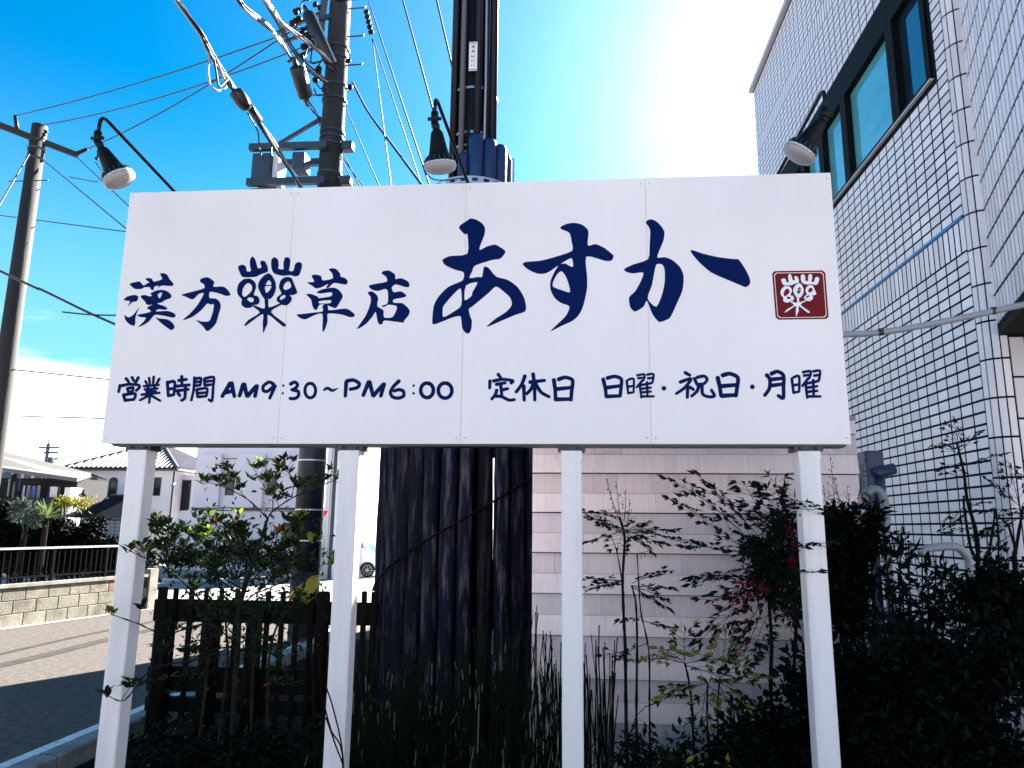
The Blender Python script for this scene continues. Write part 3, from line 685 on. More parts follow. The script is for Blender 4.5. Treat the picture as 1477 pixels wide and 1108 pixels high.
# cable wound round the logs
rp=[]
for k in range(40):
    t=k/39; a=R(200)+t*R(150); rp.append((LCX+(LR+.068)*math.cos(a),LCY+(LR+.068)*math.sin(a),1.02+t*1.05))
MB().tube(rp,.008,6).build('wound_cable',m_rope,lc,True)
MB().lathe((LCX,LCY,LTOP-.12),(0,0,1),[(0,.60),(.03,.60)],24).build('lid',m_log,lc)
m_pole=mat('dark_pole',(.0035,.004,.007),.42,(.006,.007,.012),3,5,spec=.2,stretch=(1,1,.2))
m_duct=mat('navy_duct',(.006,.020,.085),.4,None,spec=.5)
m_band=mat('steel_band',(.45,.46,.50),.35,None,metal=.7)
tp=thing('thick_utility_pole','thick dark utility pole wrapped in cable ducts and steel bands','utility pole',(LCX,LCY,0))
PTOP=9.2
MB().lathe((LCX,LCY,-.1),(0,0,1),[(0,.205),(3.0,.20),(5,.192),(PTOP,.178)],28).build('shaft',m_pole,tp,True)
def duct(ang,r,z0,z1,rr,mt,nm='duct',rad=.235):
    x=LCX+(rad)*math.cos(R(ang)); y=LCY+(rad)*math.sin(R(ang))
    b=MB().tube([(x,y,z0),(x,y,z1-.03),(x*1.0,y,z1)],[rr,rr,rr*.9],12); return b.build(nm,mt,tp,True)
duct(252,0,2.6,PTOP,.024,mat('grey_duct',(.05,.055,.07),.4,None),rad=.235)
duct(285,0,2.6,PTOP,.030,m_pole,rad=.225); duct(305,0,2.6,PTOP,.026,m_pole,rad=.22); duct(325,0,2.6,PTOP,.04,m_pole,rad=.215); duct(222,0,2.6,PTOP,.035,m_pole,rad=.21)
for a_,z1,rr in ((262,4.56,.045),(283,4.72,.064),(306,4.70,.062),(330,4.69,.062),(352,4.66,.055),(235,4.2,.055),(212,4.1,.05)):
    duct(a_,0,2.6,z1,rr,m_duct,'lower_duct',rad=.285)
MB().tube([(LCX+.352,LCY-.03,2.6),(LCX+.352,LCY-.03,4.64)],.012,6).build('bright_strip',m_band,tp)
MB().tube([(LCX+.12,LCY-.215,4.45),(LCX+.125,LCY-.214,5.3),(LCX+.115,LCY-.21,6.4)],.010,6).build('bright_strip',m_band,tp)
for z in (4.62,4.68,4.80,5.22,6.42):
    b=MB(); rr=.206
    n=40
    for k in range(n):
        if z<5.3 and z!=5.22 and k%5==4: continue
        a0,a1=2*math.pi*k/n,2*math.pi*(k+1)/n
        b.add([(LCX+rr*math.cos(a0),LCY+rr*math.sin(a0),z),(LCX+rr*math.cos(a1),LCY+rr*math.sin(a1),z),(LCX+rr*math.cos(a1),LCY+rr*math.sin(a1),z+.022),(LCX+rr*math.cos(a0),LCY+rr*math.sin(a0),z+.022)],[(0,1,2,3)])
    tag(b.build('band',m_band,tp),kind='stuff' if z<5.3 and z!=5.22 else None)
# perforated steel band around all the ducts
pbz=aY(676,258,LCY-.37).z; b=MB(); n=48; rr=.365
for k in range(n):
    a0,a1=2*math.pi*k/n,2*math.pi*(k+1)/n
    for (zz0,zz1,part) in ((0,.016,0),(.016,.046,1),(.046,.062,0)):
        if part and k%2: continue
        b.add([(LCX+rr*math.cos(a),LCY+rr*math.sin(a),pbz-.03+z) for a,z in ((a0,zz0),(a1,zz0),(a1,zz1),(a0,zz1))],[(0,1,2,3)])
b.build('perforated_band',m_band,tp)
# name strip with small characters
m_strip=mat('label_white',(.72,.70,.72),.5,None); m_tx=mat('label_ink',(.02,.02,.03),.6,None)
p0=aY(677,61,LCY-.245); p1=aY(688,102,LCY-.245)
ls=MB().bbox(p0.x,p1.x,LCY-.248,LCY-.243,p1.z,p0.z,.001).build('name_strip',m_strip,tp)
tx=MB(); hh=(p0.z-p1.z); cx_=(p0.x+p1.x)/2
def tk(x0,z0,x1,z1,wd=.006): tx.beam((cx_+x0,LCY-.2495,p1.z+hh*z0),(cx_+x1,LCY-.2495,p1.z+hh*z1),.001,wd,(0,0,1) if abs(x1-x0)>.002 else (1,0,0))
for zc in (.82,.66,.5,.34,.18):
    if zc>.6: tk(-.014,zc+.03,.014,zc+.03); tk(0,zc+.05,0,zc-.01); tk(-.014,zc-.04,0,zc+.01); tk(.014,zc-.04,0,zc+.01)
    elif zc>.4: tk(-.012,zc+.03,-.012,zc-.03); tk(-.012,zc-.03,.012,zc-.02); tk(.006,zc+.04,.012,zc+.02)
    else: tk(-.010,zc+.02,-.012,zc-.03); tk(.004,zc+.02,.012,zc-.03)
tag(tx.build('lettering',m_tx,ls),kind='stuff')
for zz in (.95,.04): MB().box(p0.x+.006,p1.x-.006,LCY-.2492,LCY-.2481,p1.z+hh*zz-.003,p1.z+hh*zz+.003).build('border_line',m_tx,ls)
# ------------------------------------------------------------------ siding screen wall
VY=4.45; VX0,VX1=-.25,1.632; VZ=2.14
m_shake=mat('shake_siding',(.84,.70,.69),.8,(.72,.60,.61),7,8,.5,40,rnd=.045,stretch=(9,1,.7),lo=.3,hi=.7,spec=.25)
m_shake2=mat('shake_siding_grooved',(.74,.62,.63),.8,(.60,.50,.53),9,8,.6,40,rnd=.09,stretch=(12,1,.5),lo=.3,hi=.7,spec=.25)
m_core=mat('screen_core',(.03,.028,.03),.9,None)
m_captrim=mat('screen_cap',(.22,.21,.24),.6,None)
sw=thing('siding_screen','garden screen wall clad in pinkish grey wood shakes','wall',((VX0+VX1)/2,VY,0))
MB().box(VX0+.005,VX1-.005,VY+.016,VY+.14,-.1,VZ-.004).build('screen_core',m_core,sw)
MB().box(VX0-.004,VX1+.004,VY-.012,VY+.15,VZ-.0035,VZ+.02).build('cap',m_captrim,sw)
shm={}
def shake(wd,h,kind):
    key=(round(wd,2),round(h,4),kind)
    if key not in shm:
        ww=key[0]
        proud=.022 if kind==0 else .010
        b=MB(); g_=.0007; z_b=.006 if kind==0 else .0012  # gap at the board foot bares dark core, imitating the lap's shadow line
        # lapped board, thicker at its lower edge
        b.hexa([(g_,-proud,z_b),(ww-g_,-proud,z_b),(ww-g_,.012,z_b),(g_,.012,z_b),(g_,-proud*.35,h-.0005),(ww-g_,-proud*.35,h-.0005),(ww-g_,.012,h-.0005),(g_,.012,h-.0005)])
        shm[key]=b.mesh('shake',m_shake if kind==0 else m_shake2)
    return shm[key]
PER=.2305; z=1.818-PER*8; r=0
while z<VZ-.02:
    for half in (0,1):
        h=PER*(.50 if half==0 else .50); zz=z+half*PER*.5
        if zz+.02>VZ: continue
        hh_=min(h,VZ-.006-zz); x=VX0
        while x<VX1-.005:
            wd=random.choice((.13,.16,.20,.24,.30)) if half else random.choice((.30,.42,.55))
            wd=round(min(wd,VX1-x),2)
            if VX1-x-wd<.06: wd=round(VX1-x-.004,2)
            if wd<.02: break
            inst('shake',shake(wd,hh_,half),sw,(x,VY+random.uniform(-.0012,.0012),zz)); x+=wd
    z+=PER
# ------------------------------------------------------------------ picket fence
FY=5.55
m_fence=mat('dark_wood',(.004,.0036,.0034),.85,(.009,.008,.007),6,6,.5,30,rnd=.2,stretch=(4,4,.5),spec=.03)
fc=thing('picket_fence','low dark wooden picket fence ending at the ring of logs','fence',(-2.3,FY,0))
def fx(px): return aY(px,900,FY).x
ztop=aY(300,853,FY).z
rz=aY(300,880,FY).z
MB().bbox(fx(222),fx(545),FY-.03,FY+.03,rz-.085,rz+.075,.008).build('rail',m_fence,fc)
MB().bbox(fx(222),fx(545),FY-.028,FY+.028,.16,.26,.008).build('rail',m_fence,fc)
MB().bbox(fx(222),fx(545),FY-.029,FY+.029,.30,.47,.008).build('kick_board',m_fence,fc)
for px,wd,yt in ((235,.075,846),(254,.04,848),(277,.042,847),(298,.034,850),(320,.034,848),(343,.036,850),(388,.04,852),(409,.04,853),(430,.04,854),(451,.04,855),(526,.04,852),(540,.04,853)):
    x=fx(px); z1=aY(px,yt,FY).z; b=MB().bbox(x-wd/2,x+wd/2,FY-.052,FY-.0305,.08,z1,.006); b.build('picket',m_fence,fc)
for px,wd,yt,dy in ((248,.12,890,-.10),(314,.11,876,-.09),(376,.115,870,-.09),(471,.10,853,-.08)):
    x=fx(px); z1=aY(px,yt,FY+dy).z
    MB().lathe((x,FY+dy-.02,-.05),(0,0,1),[(0,wd/2),(z1+.03,wd/2),(z1+.05,wd/2-.012)],12).build('log_post',m_fence,fc,True)
# ------------------------------------------------------------------ utility pole with cabinets
QY=10.0; qx=(aY(430,700,QY).x+aY(467,700,QY).x)/2; QT=11.5
m_conc=mat('pole_concrete',(.026,.025,.027),.85,(.014,.014,.016),4,6,.3,30,stretch=(1,1,.2))
m_sheath=mat('navy_sheath',(.004,.006,.016),.5,None)
m_box=mat('blue_grey_cabinet',(.022,.045,.085),.5,(.017,.035,.065),3,4)
m_gal=mat('galvanised',(.045,.065,.09),.5,(.028,.04,.058),8,5,metal=.4)
m_cable=mat('cable_black',(.008,.008,.010),.5,None); m_cableg=mat('cable_grey',(.30,.30,.32),.5,None)
up=thing('cabinet_utility_pole','concrete utility pole carrying two cabinets, closures and many cables','utility pole',(qx,QY,gz(QY)))
MB().lathe((qx,QY,-.2),(0,0,1),[(0,.185),(4,.18),(8,.17),(QT,.155)],24).build('shaft',m_conc,up,True)
MB().lathe((qx,QY,.9),(0,0,1),[(0,.190),(3.2,.186)],24).build('sheath',m_sheath,up,True)
for py in (664,736,781):
    z=aY(448,py,QY-.19).z; MB().lathe((qx,QY,z),(0,0,1),[(0,.1935),(.016,.1935)],24).build('white_band',m_band,up)
# warning sleeve, yellow and black diagonal stripes
ms=bpy.data.materials.new('warning_stripes'); ms.use_nodes=True; t_=ms.node_tree; b_=t_.nodes['Principled BSDF']; b_.inputs['Roughness'].default_value=.5
tcn=t_.nodes.new('ShaderNodeTexCoord'); sp_=t_.nodes.new('ShaderNodeSeparateXYZ'); at=t_.nodes.new('ShaderNodeMath'); at.operation='ARCTAN2'; mu=t_.nodes.new('ShaderNodeMath'); mu.operation='MULTIPLY_ADD'; mu.inputs[1].default_value=6.5
sn=t_.nodes.new('ShaderNodeMath'); sn.operation='MULTIPLY'; sn.inputs[1].default_value=2.0; si=t_.nodes.new('ShaderNodeMath'); si.operation='SINE'; gt=t_.nodes.new('ShaderNodeMath'); gt.operation='GREATER_THAN'; gt.inputs[1].default_value=0
mxn=t_.nodes.new('ShaderNodeMix'); mxn.data_type='RGBA'; mxn.inputs[6].default_value=(.012,.012,.012,1); mxn.inputs[7].default_value=(.42,.26,.015,1)
t_.links.new(tcn.outputs['Object'],sp_.inputs[0]); t_.links.new(sp_.outputs[0],at.inputs[0]); t_.links.new(sp_.outputs[1],at.inputs[1]); t_.links.new(sp_.outputs[2],mu.inputs[0]); t_.links.new(at.outputs[0],mu.inputs[2])
t_.links.new(mu.outputs[0],sn.inputs[0]); t_.links.new(sn.outputs[0],si.inputs[0]); t_.links.new(si.outputs[0],gt.inputs[0]); t_.links.new(gt.outputs[0],mxn.inputs[0]); t_.links.new(mxn.outputs[2],b_.inputs['Base Color'])
MB().lathe((qx,QY,.25),(0,0,1),[(0,.197),(.60,.197)],28).build('warning_sleeve',ms,up,True)
# cabinet platform
def qa(px,py): return aY(px,py,QY-.25)
zA=qa(400,212).z; zB=qa(400,262).z
a=qa(361,210); c=qa(463,212)
MB().box(a.x,qx+.02,QY-.30,QY-.22,zA-.055,zA+.045).build('upper_arm',m_gal,up)
a2=qa(357,262)
MB().box(a2.x,qx+.02,QY-.30,QY-.22,zB-.06,zB+.045).build('lower_arm',m_gal,up)
MB().box(a.x,qx+.02,QY+.20,QY+.28,zA-.055,zA+.045).build('upper_arm',m_gal,up)
MB().box(a2.x,qx+.02,QY+.20,QY+.28,zB-.06,zB+.045).build('lower_arm',m_gal,up)
MB().beam((qa(403,205).x,QY-.26,zA+.04),(qx-.1,QY-.2,qa(460,168).z),.04,.05).build('brace',m_gal,up)
xa,xb=qa(363,0).x,qa(390,0).x
xa=aY(363,235,QY-.2).x; xb=aY(390,235,QY-.2).x
MB().bbox(xa,xb,QY-.20,QY+.18,zB+.05,zA-.058,.01).build('cabinet',m_box,up)
m_pale=mat('pale_grey',(.62,.62,.66),.5,None)
xc=aY(403,235,QY-.1).x
MB().bbox(xb+.004,xc,QY-.14,QY+.16,zB+.05,zA-.058,.01).build('sky_gap_block',m_pale,up)  # pale block stands in for the sky-lit gap between the cabinets
xd,xe=aY(421,230,QY-.2).x,aY(439,230,QY-.2).x; zC=aY(430,243,QY-.2).z
MB().bbox(xd,xe,QY-.20,QY+.05,zC,zA-.058,.008).build('small_cabinet',m_box,up)
MB().bbox(xa,xa+.24,QY-.19,QY+.15,zB-.16,zB-.062,.01).build('base_tray',m_gal,up)
for py in (184,193,203,245,117,137,77,62):
    z=aY(485,py,QY-.2).z; MB().lathe((qx,QY,z),(0,0,1),[(0,.19),(.03,.19)],20).build('band',m_gal,up)
for py,sx in ((17,1),(57,1),(98,1),(139,-1)):
    z=aY(485,py,QY).z; MB().tube([(qx+sx*.15,QY-.05,z),(qx+sx*.42,QY-.06,z),(qx+sx*.42,QY-.06,z+.03)],.012,6).build('step_bolt',m_gal,up)
for py in (212,262):
    z=aY(498,py,QY).z; MB().bbox(qx+.17,qx+.34,QY-.1,QY+.06,z-.08,z+.06,.02).build('clamp',m_gal,up)
# crossarm to the right at the top, with hanging insulator string
z=aY(510,8,QY).z; MB().beam((qx,QY-.2,z),(aY(545,8,QY).x,QY-.2,z),.07,.09).build('crossarm',m_gal,up)
def insul(p,d,n=3,r=.05):
    d=Vector(d).normalized(); p=Vector(p); prof=[]
    for k in range(n): prof+=[(k*.09,.02),(k*.09+.02,r),(k*.09+.05,r*.9),(k*.09+.06,.02)]
    return MB().lathe(p,d,prof,10)
insul(aY(528,15,QY-.2),(aY(537,55,QY-.2)-aY(528,15,QY-.2)),5,.045).build('insulator',m_black,up,True)
rr=random.Random(3)
for (px,py,dx,dy,n) in ((425,18,14,-6,2),(452,5,12,8,2),(420,35,12,-8,3),(434,45,14,-6,3),(424,55,14,-8,2),(441,52,10,6,2),(437,68,12,-4,2),(448,60,8,8,2),(433,83,10,-6,2),(460,98,-2,10,2),(455,115,-1,9,1),(464,78,6,-6,2),(468,130,5,5,2),(501,85,4,8,1),(503,125,5,3,1)):
    a=aY(px,py,QY-.15+rr.uniform(-.3,.2)); b2=aY(px+dx,py+dy,QY-.15); insul(a,b2-a,n,.05).build('insulator',m_black,up,True)
for (pa,pb,wd) in (((400,48),(465,18),.045),((405,62),(468,40),.04),((415,90),(470,60),.035),((468,0),(462,48),.09),((463,28),(480,22),.06)):
    MB().beam(aY(*pa,QY-.2),aY(*pb,QY-.1),wd,wd).build('bracket_arm',m_gal if wd>.05 else m_steel,up)
for pts in (((433,12),(437,2),(447,0)),((443,70),(440,85),(452,92),(466,85),(464,72)),((434,95),(440,103),(455,100),(463,88)),((450,72),(449,90),(466,86),(462,70)),((455,118),(462,128),(470,122)),((453,128),(458,138),(472,135))):
    MB().tube(smooth([tuple(aY(x,y,QY-.3)) for x,y in pts],5,False),.011,5).build('jumper_wire',m_cable,up,True)
# closures hung on the cables beside the pole
def closure(name,label,pa,pb,Ya,Yb,r):
    a=aY(*pa,Ya); b2=aY(*pb,Yb); Ln=(b2-a).length
    root=thing(name,label,'cable closure',b2)
    MB().lathe(a,b2-a,[(0,r*.6),(.03,r),(Ln*.5,r*1.04),(Ln-.03,r),(Ln,r*.6)],12).build('body',m_cable,root,True)
    e=MB(); d=(b2-a).normalized(); e.tube([a-d*.12,a+d*.01],[r*.25,r*.5],8); e.build('end_boot',m_cable,root,True); e=MB(); e.tube([b2-d*.01,b2+d*.12],[r*.5,r*.25],8); e.build('end_boot',m_cable,root,True)
    s=MB(); off=Vector((r*1.0,0,r*.35)); s.beam(a+off,b2+off,.02,.03); s.build('bright_rail',m_cableg,root)
closure('cable_closure','long black cable closure slanting against the cabinet pole',(443,18),(476,92),QY-.35,QY-.25,.085)
closure('cable_closure','short black cable closure hanging below the tangle of insulators',(427,95),(441,142),QY-.9,QY-.5,.10)
# ------------------------------------------------------------------ cables and wires
def wire(pts,r,label,cat='cable',group=None,material=None,sag=0,name='overhead_cable'):
    P=[aY(x,y,Y) for x,y,Y in pts]
    if pts[0][0]<=-60: P[0]=P[0]+(P[0]-P[1])*(2.5 if len(P)==2 else 9)
    if len(P)==2:
        a,b2=P; n=14; P=[a.lerp(b2,k/n)-Vector((0,0,sag*4*(k/n)*(1-k/n))) for k in range(n+1)]
    else: P=[Vector(p) for p in smooth([tuple(p) for p in P],5,False)]
    return solo(MB().tube(P,r,5),name,material or m_cable,label,cat,group,True)
def bundle(name,label,pts,n,spread,r,grey=2,seed=0):
    rr=random.Random(seed); base=[aY(x,y,Y) for x,y,Y in pts]; root=thing(name,label,'cable bundle',base[-1])
    for k in range(n):
        o=[Vector((rr.uniform(-1,1),rr.uniform(-1,1),rr.uniform(-1,1)))*spread for _ in base]
        P=smooth([tuple(p+q) for p,q in zip(base,o)],5,False)
        MB().tube(P,r*rr.uniform(.6,1.1),5).build('strand',m_cableg if k<grey else m_cable,root,True)
    return root
bA=bundle('cable_bundle','slack bundle of cables with a loop and a dangling black closure',[(238,-25,6.6),(262,10,6.9),(288,50,7.2),(306,82,7.5),(332,120,7.9),(362,160,8.3),(392,205,8.8),(420,248,9.3),(436,275,9.5)],6,.035,.016,2,1)
lp=[(304,80,7.5),(300,100,7.4),(303,122,7.4),(314,131,7.5),(326,125,7.7),(318,100,7.6),(309,78,7.5)]
MB().tube(smooth([tuple(aY(*p)) for p in lp],5,False),.014,5).build('slack_loop',m_cableg,bA,True)
MB().tube(smooth([tuple(aY(*p)) for p in [(308,80,7.5),(312,105,7.5),(316,125,7.5),(330,114,7.7),(336,128,7.8)]],5,False),.013,5).build('slack_loop',m_cable,bA,True)
a=aY(338,130,7.8); b2=aY(358,158,8.0); d=(b2-a); 
MB().lathe(a,d,[(0,.04),(.02,.085),(d.length*.6,.09),(d.length-.02,.07),(d.length,.03)],10).build('closure',m_cable,bA,True)
MB().tube([aY(345,150,8.0)+Vector((.07,0,.05)),aY(368,176,8.3)+Vector((.05,0,.02))],.05,8).build('closure_sleeve',m_cable,bA,True)
MB().tube(smooth([tuple(aY(*p)) for p in [(357,163,8.2),(372,190,8.5),(374,215,8.6),(382,235,8.7),(390,238,8.7),(392,205,8.8)]],5,False),.010,5).build('drop_wire',m_cable,bA,True)
bundle('cable_bundle','taut bundle of cables running to the short closure below the insulators',[(334,-18,7.4),(352,12,7.7),(383,36,8.2),(402,58,8.7),(420,84,9.0),(430,100,9.2)],4,.025,.016,1,2)
bundle('cable_bundle','bundle of bright cables passing in front of the long closure to the pole',[(370,-15,7.6),(392,12,8.2),(410,34,8.7),(440,58,9.2),(470,85,9.6),(482,97,9.8)],4,.03,.015,2,3)
bundle('cable_bundle','bundle of cables leaving the short closure down to the pole bands',[(441,142,9.5),(452,158,9.6),(460,172,9.7),(462,190,9.75)],3,.02,.014,1,4)
bundle('cable_bundle','cables fanning from the pole top over the insulators to its upper band',[(376,-12,8.4),(398,28,8.9),(418,66,9.2),(445,95,9.6),(474,120,9.8)],4,.04,.013,1,5)
GW='wires strung between the poles'
PY=14.0
wire([(22,167,PY),(470,28,QY)],.012,'upper wire from the wooden-armed pole across the sky to the insulators','wire',GW,sag=.12,name='overhead_wire')
wire([(64,180,PY),(470,55,QY)],.012,'middle wire from the top of the wooden-armed pole to the cabinet pole','wire',GW,sag=.18,name='overhead_wire')
wire([(126,215,PY),(430,38,QY)],.012,'wire from the arm tip of the wooden-armed pole, crossing two other wires','wire',GW,sag=.15,name='overhead_wire')
wire([(64,232,PY),(200,345,9)],.011,'wire slanting from the wooden-armed pole down behind the lit sign corner','wire',None,name='overhead_wire')
wire([(112,228,PY),(215,325,9)],.011,'wire slanting from the arm tip down behind the sign','wire',None,name='overhead_wire')
wire([(46,216,PY),(-59,395,9)],.014,'stay wire running steeply down from the wooden-armed pole','wire',None,name='stay_wire')
wire([(-60,303,16),(240,342,13)],.012,'thin wire crossing behind the wooden-armed pole at mid height','wire',None,name='overhead_wire')
wire([(-60,362,11),(0,391,11),(60,418,11),(130,452,11),(190,478,11)],.022,'thick black cable sloping down across the wooden-armed pole to the sign','cable',None)
wire([(90,450,11),(130,454,11),(175,455,11)],.014,'short cable spur branching off the thick sloping cable','cable',None)
wire([(-60,525,14),(200,552,14)],.014,'cable crossing low in the sky above the houses','cable',None)
wire([(-60,598,18),(200,605,18)],.016,'lower cable with small clips, just above the roofs','cable',None)
wire([(537,56,QY-.2),(568,300,7.5)],.008,'thin wire dropping steeply from the insulator string','wire',None,name='overhead_wire')
wire([(538,56,QY-.2),(612,280,7.5)],.008,'thin wire dropping from the insulator string towards the middle lamp','wire',None,name='overhead_wire')
wire([(532,3,QY-.2),(630,300,6.8)],.010,'wire from the crossarm end passing left of the middle lamp','wire',None,name='overhead_wire')
wire([(574,-25,7.0),(640,215,6.2)],.010,'wire crossing the sky and ending behind the middle lamp','wire',None,name='overhead_wire')
wire([(625,-20,6.6),(660,130,6.0)],.010,'wire reaching the side of the thick pole near its top','wire',None,name='overhead_wire')
wire([(508,118,QY-.1),(530,160,9.2),(570,215,8.0),(622,285,7.0)],.016,'thick black cable curving from the cabinet pole down to the middle lamp','cable',None)
wire([(497,152,QY),(556,290,8)],.008,'thin wire falling from below the pole bands to the sign top','wire',None,name='overhead_wire')
for k,(x0,y0,x1,y1) in enumerate(((490,222,535,285),(494,220,530,290),(492,228,522,290))):
    wire([(x0,y0,QY),(x1,y1,8.6)],.008,'short wire from the lower clamp of the cabinet pole to the sign top','wire','short wires under the lower clamp',name='overhead_wire')
# ------------------------------------------------------------------ wooden-armed pole at the left
lx=(aY(45,190,PY).x+aY(68,190,PY).x)/2; lt=aY(56,182,PY).z
m_pole2=mat('weathered_pole',(.024,.022,.020),.85,(.012,.011,.010),4,6,.4,30,stretch=(1,1,.15))
lp_=thing('wooden_armed_pole','slim weathered utility pole with one crossarm, beyond the block wall','utility pole',(lx,PY,gz(PY)))
MB().lathe((lx,PY,-.3),(0,0,1),[(0,.20),(4,.185),(lt+.3,.155)],20).build('shaft',m_pole2,lp_,True)
za=aY(52,205,PY).z
def ha(px,py): return aZ(px,py,za)
c0=Vector((lx,PY-.2,za)); e1=ha(112,224); dirx=(e1-c0); dirx.z=0; dirx.normalize()
L1=(e1-c0).length
MB().beam(c0-dirx*1.6,c0+dirx*min(L1,1.5),.09,.11).build('crossarm',m_pole2,lp_)
for s in (-1.45,-.75,.2,1.35):
    q=c0+dirx*s; insul(q+Vector((0,0,.06)),(.5,-.3,.35),3,.045).build('insulator',m_black,lp_,True)
for py in (206,218,232):
    z=aY(50,py,PY).z; MB().lathe((lx,PY,z),(0,0,1),[(0,.175),(.05,.175)],18).build('band',m_gal,lp_)
z=aY(45,264,PY).z; MB().tube([(lx-.45,PY-.1,z),(lx+.45,PY-.1,z)],.012,6).build('step_bolt',m_gal,lp_)
MB().tube([aY(25,190,PY),aY(22,167,PY)],[.05,.035],8).build('insulator',m_black,lp_,True)
MB().tube([aY(108,223,PY),aY(126,215,PY)],[.05,.035],8).build('insulator',m_black,lp_,True)
q=c0+dirx*1.35
MB().tube([q,q+Vector((.2,0,-.25)),q+Vector((.1,0,-.5)),q+Vector((-.6,0,-.35))],.012,5).build('jumper_wire',m_cable,lp_,True)
# ------------------------------------------------------------------ houses and far things on the left
m_plaster=mat('white_plaster',(.86,.81,.80),.85,(.78,.73,.73),1.2,5,.1,20)
m_pink=mat('pale_pink_render',(.78,.70,.73),.85,(.70,.63,.67),.8,5,.1,10)
m_roof=mat('grey_roof_tile',(.07,.07,.09),.6,(.12,.115,.13),3,4,rnd=.1)
m_rooflight=mat('pale_roof',(.15,.135,.125),.8,(.12,.11,.10),2,5)
m_dark=mat('dark_wall',(.006,.006,.007),.85,(.010,.010,.010),3,4)  # near-black puts the veranda's shade into the colour; also backs the shed slats
m_win=mat('window_glass',(.008,.012,.020),.15,None,spec=.3); m_frame=mat('window_frame_dark',(.02,.02,.022),.5,None)
m_gut=mat('gutter_dark',(.03,.028,.03),.5,None)
def hip_roof(x0,x1,y0,y1,ze,zr,ov,parent,name='roof'):
    "hip roof with tiled slopes: each course a raised strip of barrel tiles"
    X0,X1,Y0,Y1=x0-ov,x1+ov,y0-ov,y1+ov; hy=(Y1-Y0)/2; hx=min(hy,(X1-X0)/2-.3)
    r0=Vector((X0+hx,(Y0+Y1)/2,zr)); r1=Vector((X1-hx,(Y0+Y1)/2,zr))
    a,b,c,d=Vector((X0,Y0,ze)),Vector((X1,Y0,ze)),Vector((X1,Y1,ze)),Vector((X0,Y1,ze))
    m=MB(); V=[a,b,c,d,r0,r1]; m.add(V,[(0,1,5,4),(1,2,5),(2,3,4,5),(3,0,4)])
    m.add([v-Vector((0,0,.12)) for v in (a,b,c,d)]+[a,b,c,d],[(0,3,2,1),(0,1,5,4),(1,2,6,5),(2,3,7,6),(3,0,4,7)])
    ro=m.build(name,m_roof,parent)
    # barrel rolls on the slopes facing the street and the right
    t=MB()
    def rolls(p,q,rp,rq,n):
        for k in range(n):
            u=(k+.5)/n; lo_=p.lerp(q,u)
            # top point on ridge / hip
            if u<.5*0+0: pass
            s=u*(q-p).length; L=(q-p).length; e0=(rp-p).dot((q-p).normalized()); e1=(rq-p).dot((q-p).normalized())
            f=min(1,s/max(e0,1e-3)) if s<e0 else (1 if s<=e1 else max(0,(L-s)/max(L-e1,1e-3)))
            slope=(rp+(q-p).normalized()*(s-e0))-lo_
            top=lo_+slope*f
            N=(q-p).normalized().cross(slope.normalized()); N=N if N.z>0 else -N
            t.tube([lo_+N*.02,lo_.lerp(top,.5)+N*.02,top+N*.01],.075,6)
    rolls(a,b,r0,r1,int((X1-X0)/.28)); rolls(b,c,r1,r1,int((Y1-Y0)/.28))
    tag(t.build('tile_rolls',m_roof,ro),kind='stuff')
    h=MB(); h.tube([a,r0],.11,8); h.tube([b,r1],.11,8); h.tube([c,r1],.11,8); h.tube([r0,r1],.14,8); h.build('ridge',m_roof,ro)
    return ro
def window(parent,x0,x1,z0,z1,y,arch=False,fr=.05,bars=0):
    n=8
    pts=[(x0,z0),(x1,z0)]
    if arch:
        r=(x1-x0)/2; cz=z1-r
        pts+=[((x0+x1)/2+r*math.cos(math.pi*k/n),cz+r*math.sin(math.pi*k/n)) for k in range(n+1)]
    else: pts+=[(x1,z1),(x0,z1)]
    m=MB(); cx=(x0+x1)/2; cz=(z0+z1)/2; k=len(pts)
    s=1+2*fr/(x1-x0)
    o=[(cx+(x-cx)*s,cz+(z-cz)*(1+2*fr/(z1-z0))) for x,z in pts]
    V=[(x,y-.03,z) for x,z in pts]+[(x,y-.03,z) for x,z in o]+[(x,y+.02,z) for x,z in o]+[(x,y+.02,z) for x,z in pts]
    F=[]
    for i in range(k):
        j=(i+1)%k; F+=[(k+i,k+j,j,i),(2*k+i,2*k+j,k+j,k+i),(i,j,3*k+j,3*k+i)]
    w=m.add(V,F).build('window',m_frame,parent)
    MB().add([(x,y-.005,z) for x,z in pts],[tuple(range(k))]).build('pane',m_win,w)
    if bars:
        b=MB()
        for i in range(1,3): xx=x0+(x1-x0)*i/3; b.beam((xx,y-.02,z0),(xx,y-.02,z1-.08),.04,.025)
        for i in range(1,6): zz=z0+(z1-z0)*i/6; b.beam((x0,y-.022,zz),(x1,y-.022,zz),.025,.04)
        b.build('lattice',m_plaster,w)
    return w
# --- white house with arched windows
HY=40.0
def hp(px,py,Y=HY): return aY(px,py,Y)
hx0,hx1=hp(103,700).x,hp(249,700).x; ze=hp(180,676).z; zg=gz(HY)
hb=thing('tiled_roof_house','white plastered house with tiled hip roof and two arched windows','house',((hx0+hx1)/2,HY,zg))
MB().box(hx0,hx1,HY,HY+6.5,zg,ze-.121).build('wall',m_plaster,hb)
hip_roof(hx0,hx1,HY,HY+6.5,ze,hp(180,640,HY+3).z,.45,hb)
for (xa,xb) in ((128,140),(157,169)):
    a=hp(xa,716); c=hp(xb,690); window(hb,a.x,c.x,a.z,c.z,HY-.005,True,.06,1 if xa<140 else 0)
a=hp(222,714); c=hp(232,690); window(hb,a.x,c.x,a.z,c.z,HY-.005)
for zz in (hp(180,684).z,hp(180,720).z): MB().box(hx0-.01,hx1+.01,HY-.02,HY-.001,zz-.03,zz+.03).build('string_course',m_plaster,hb)
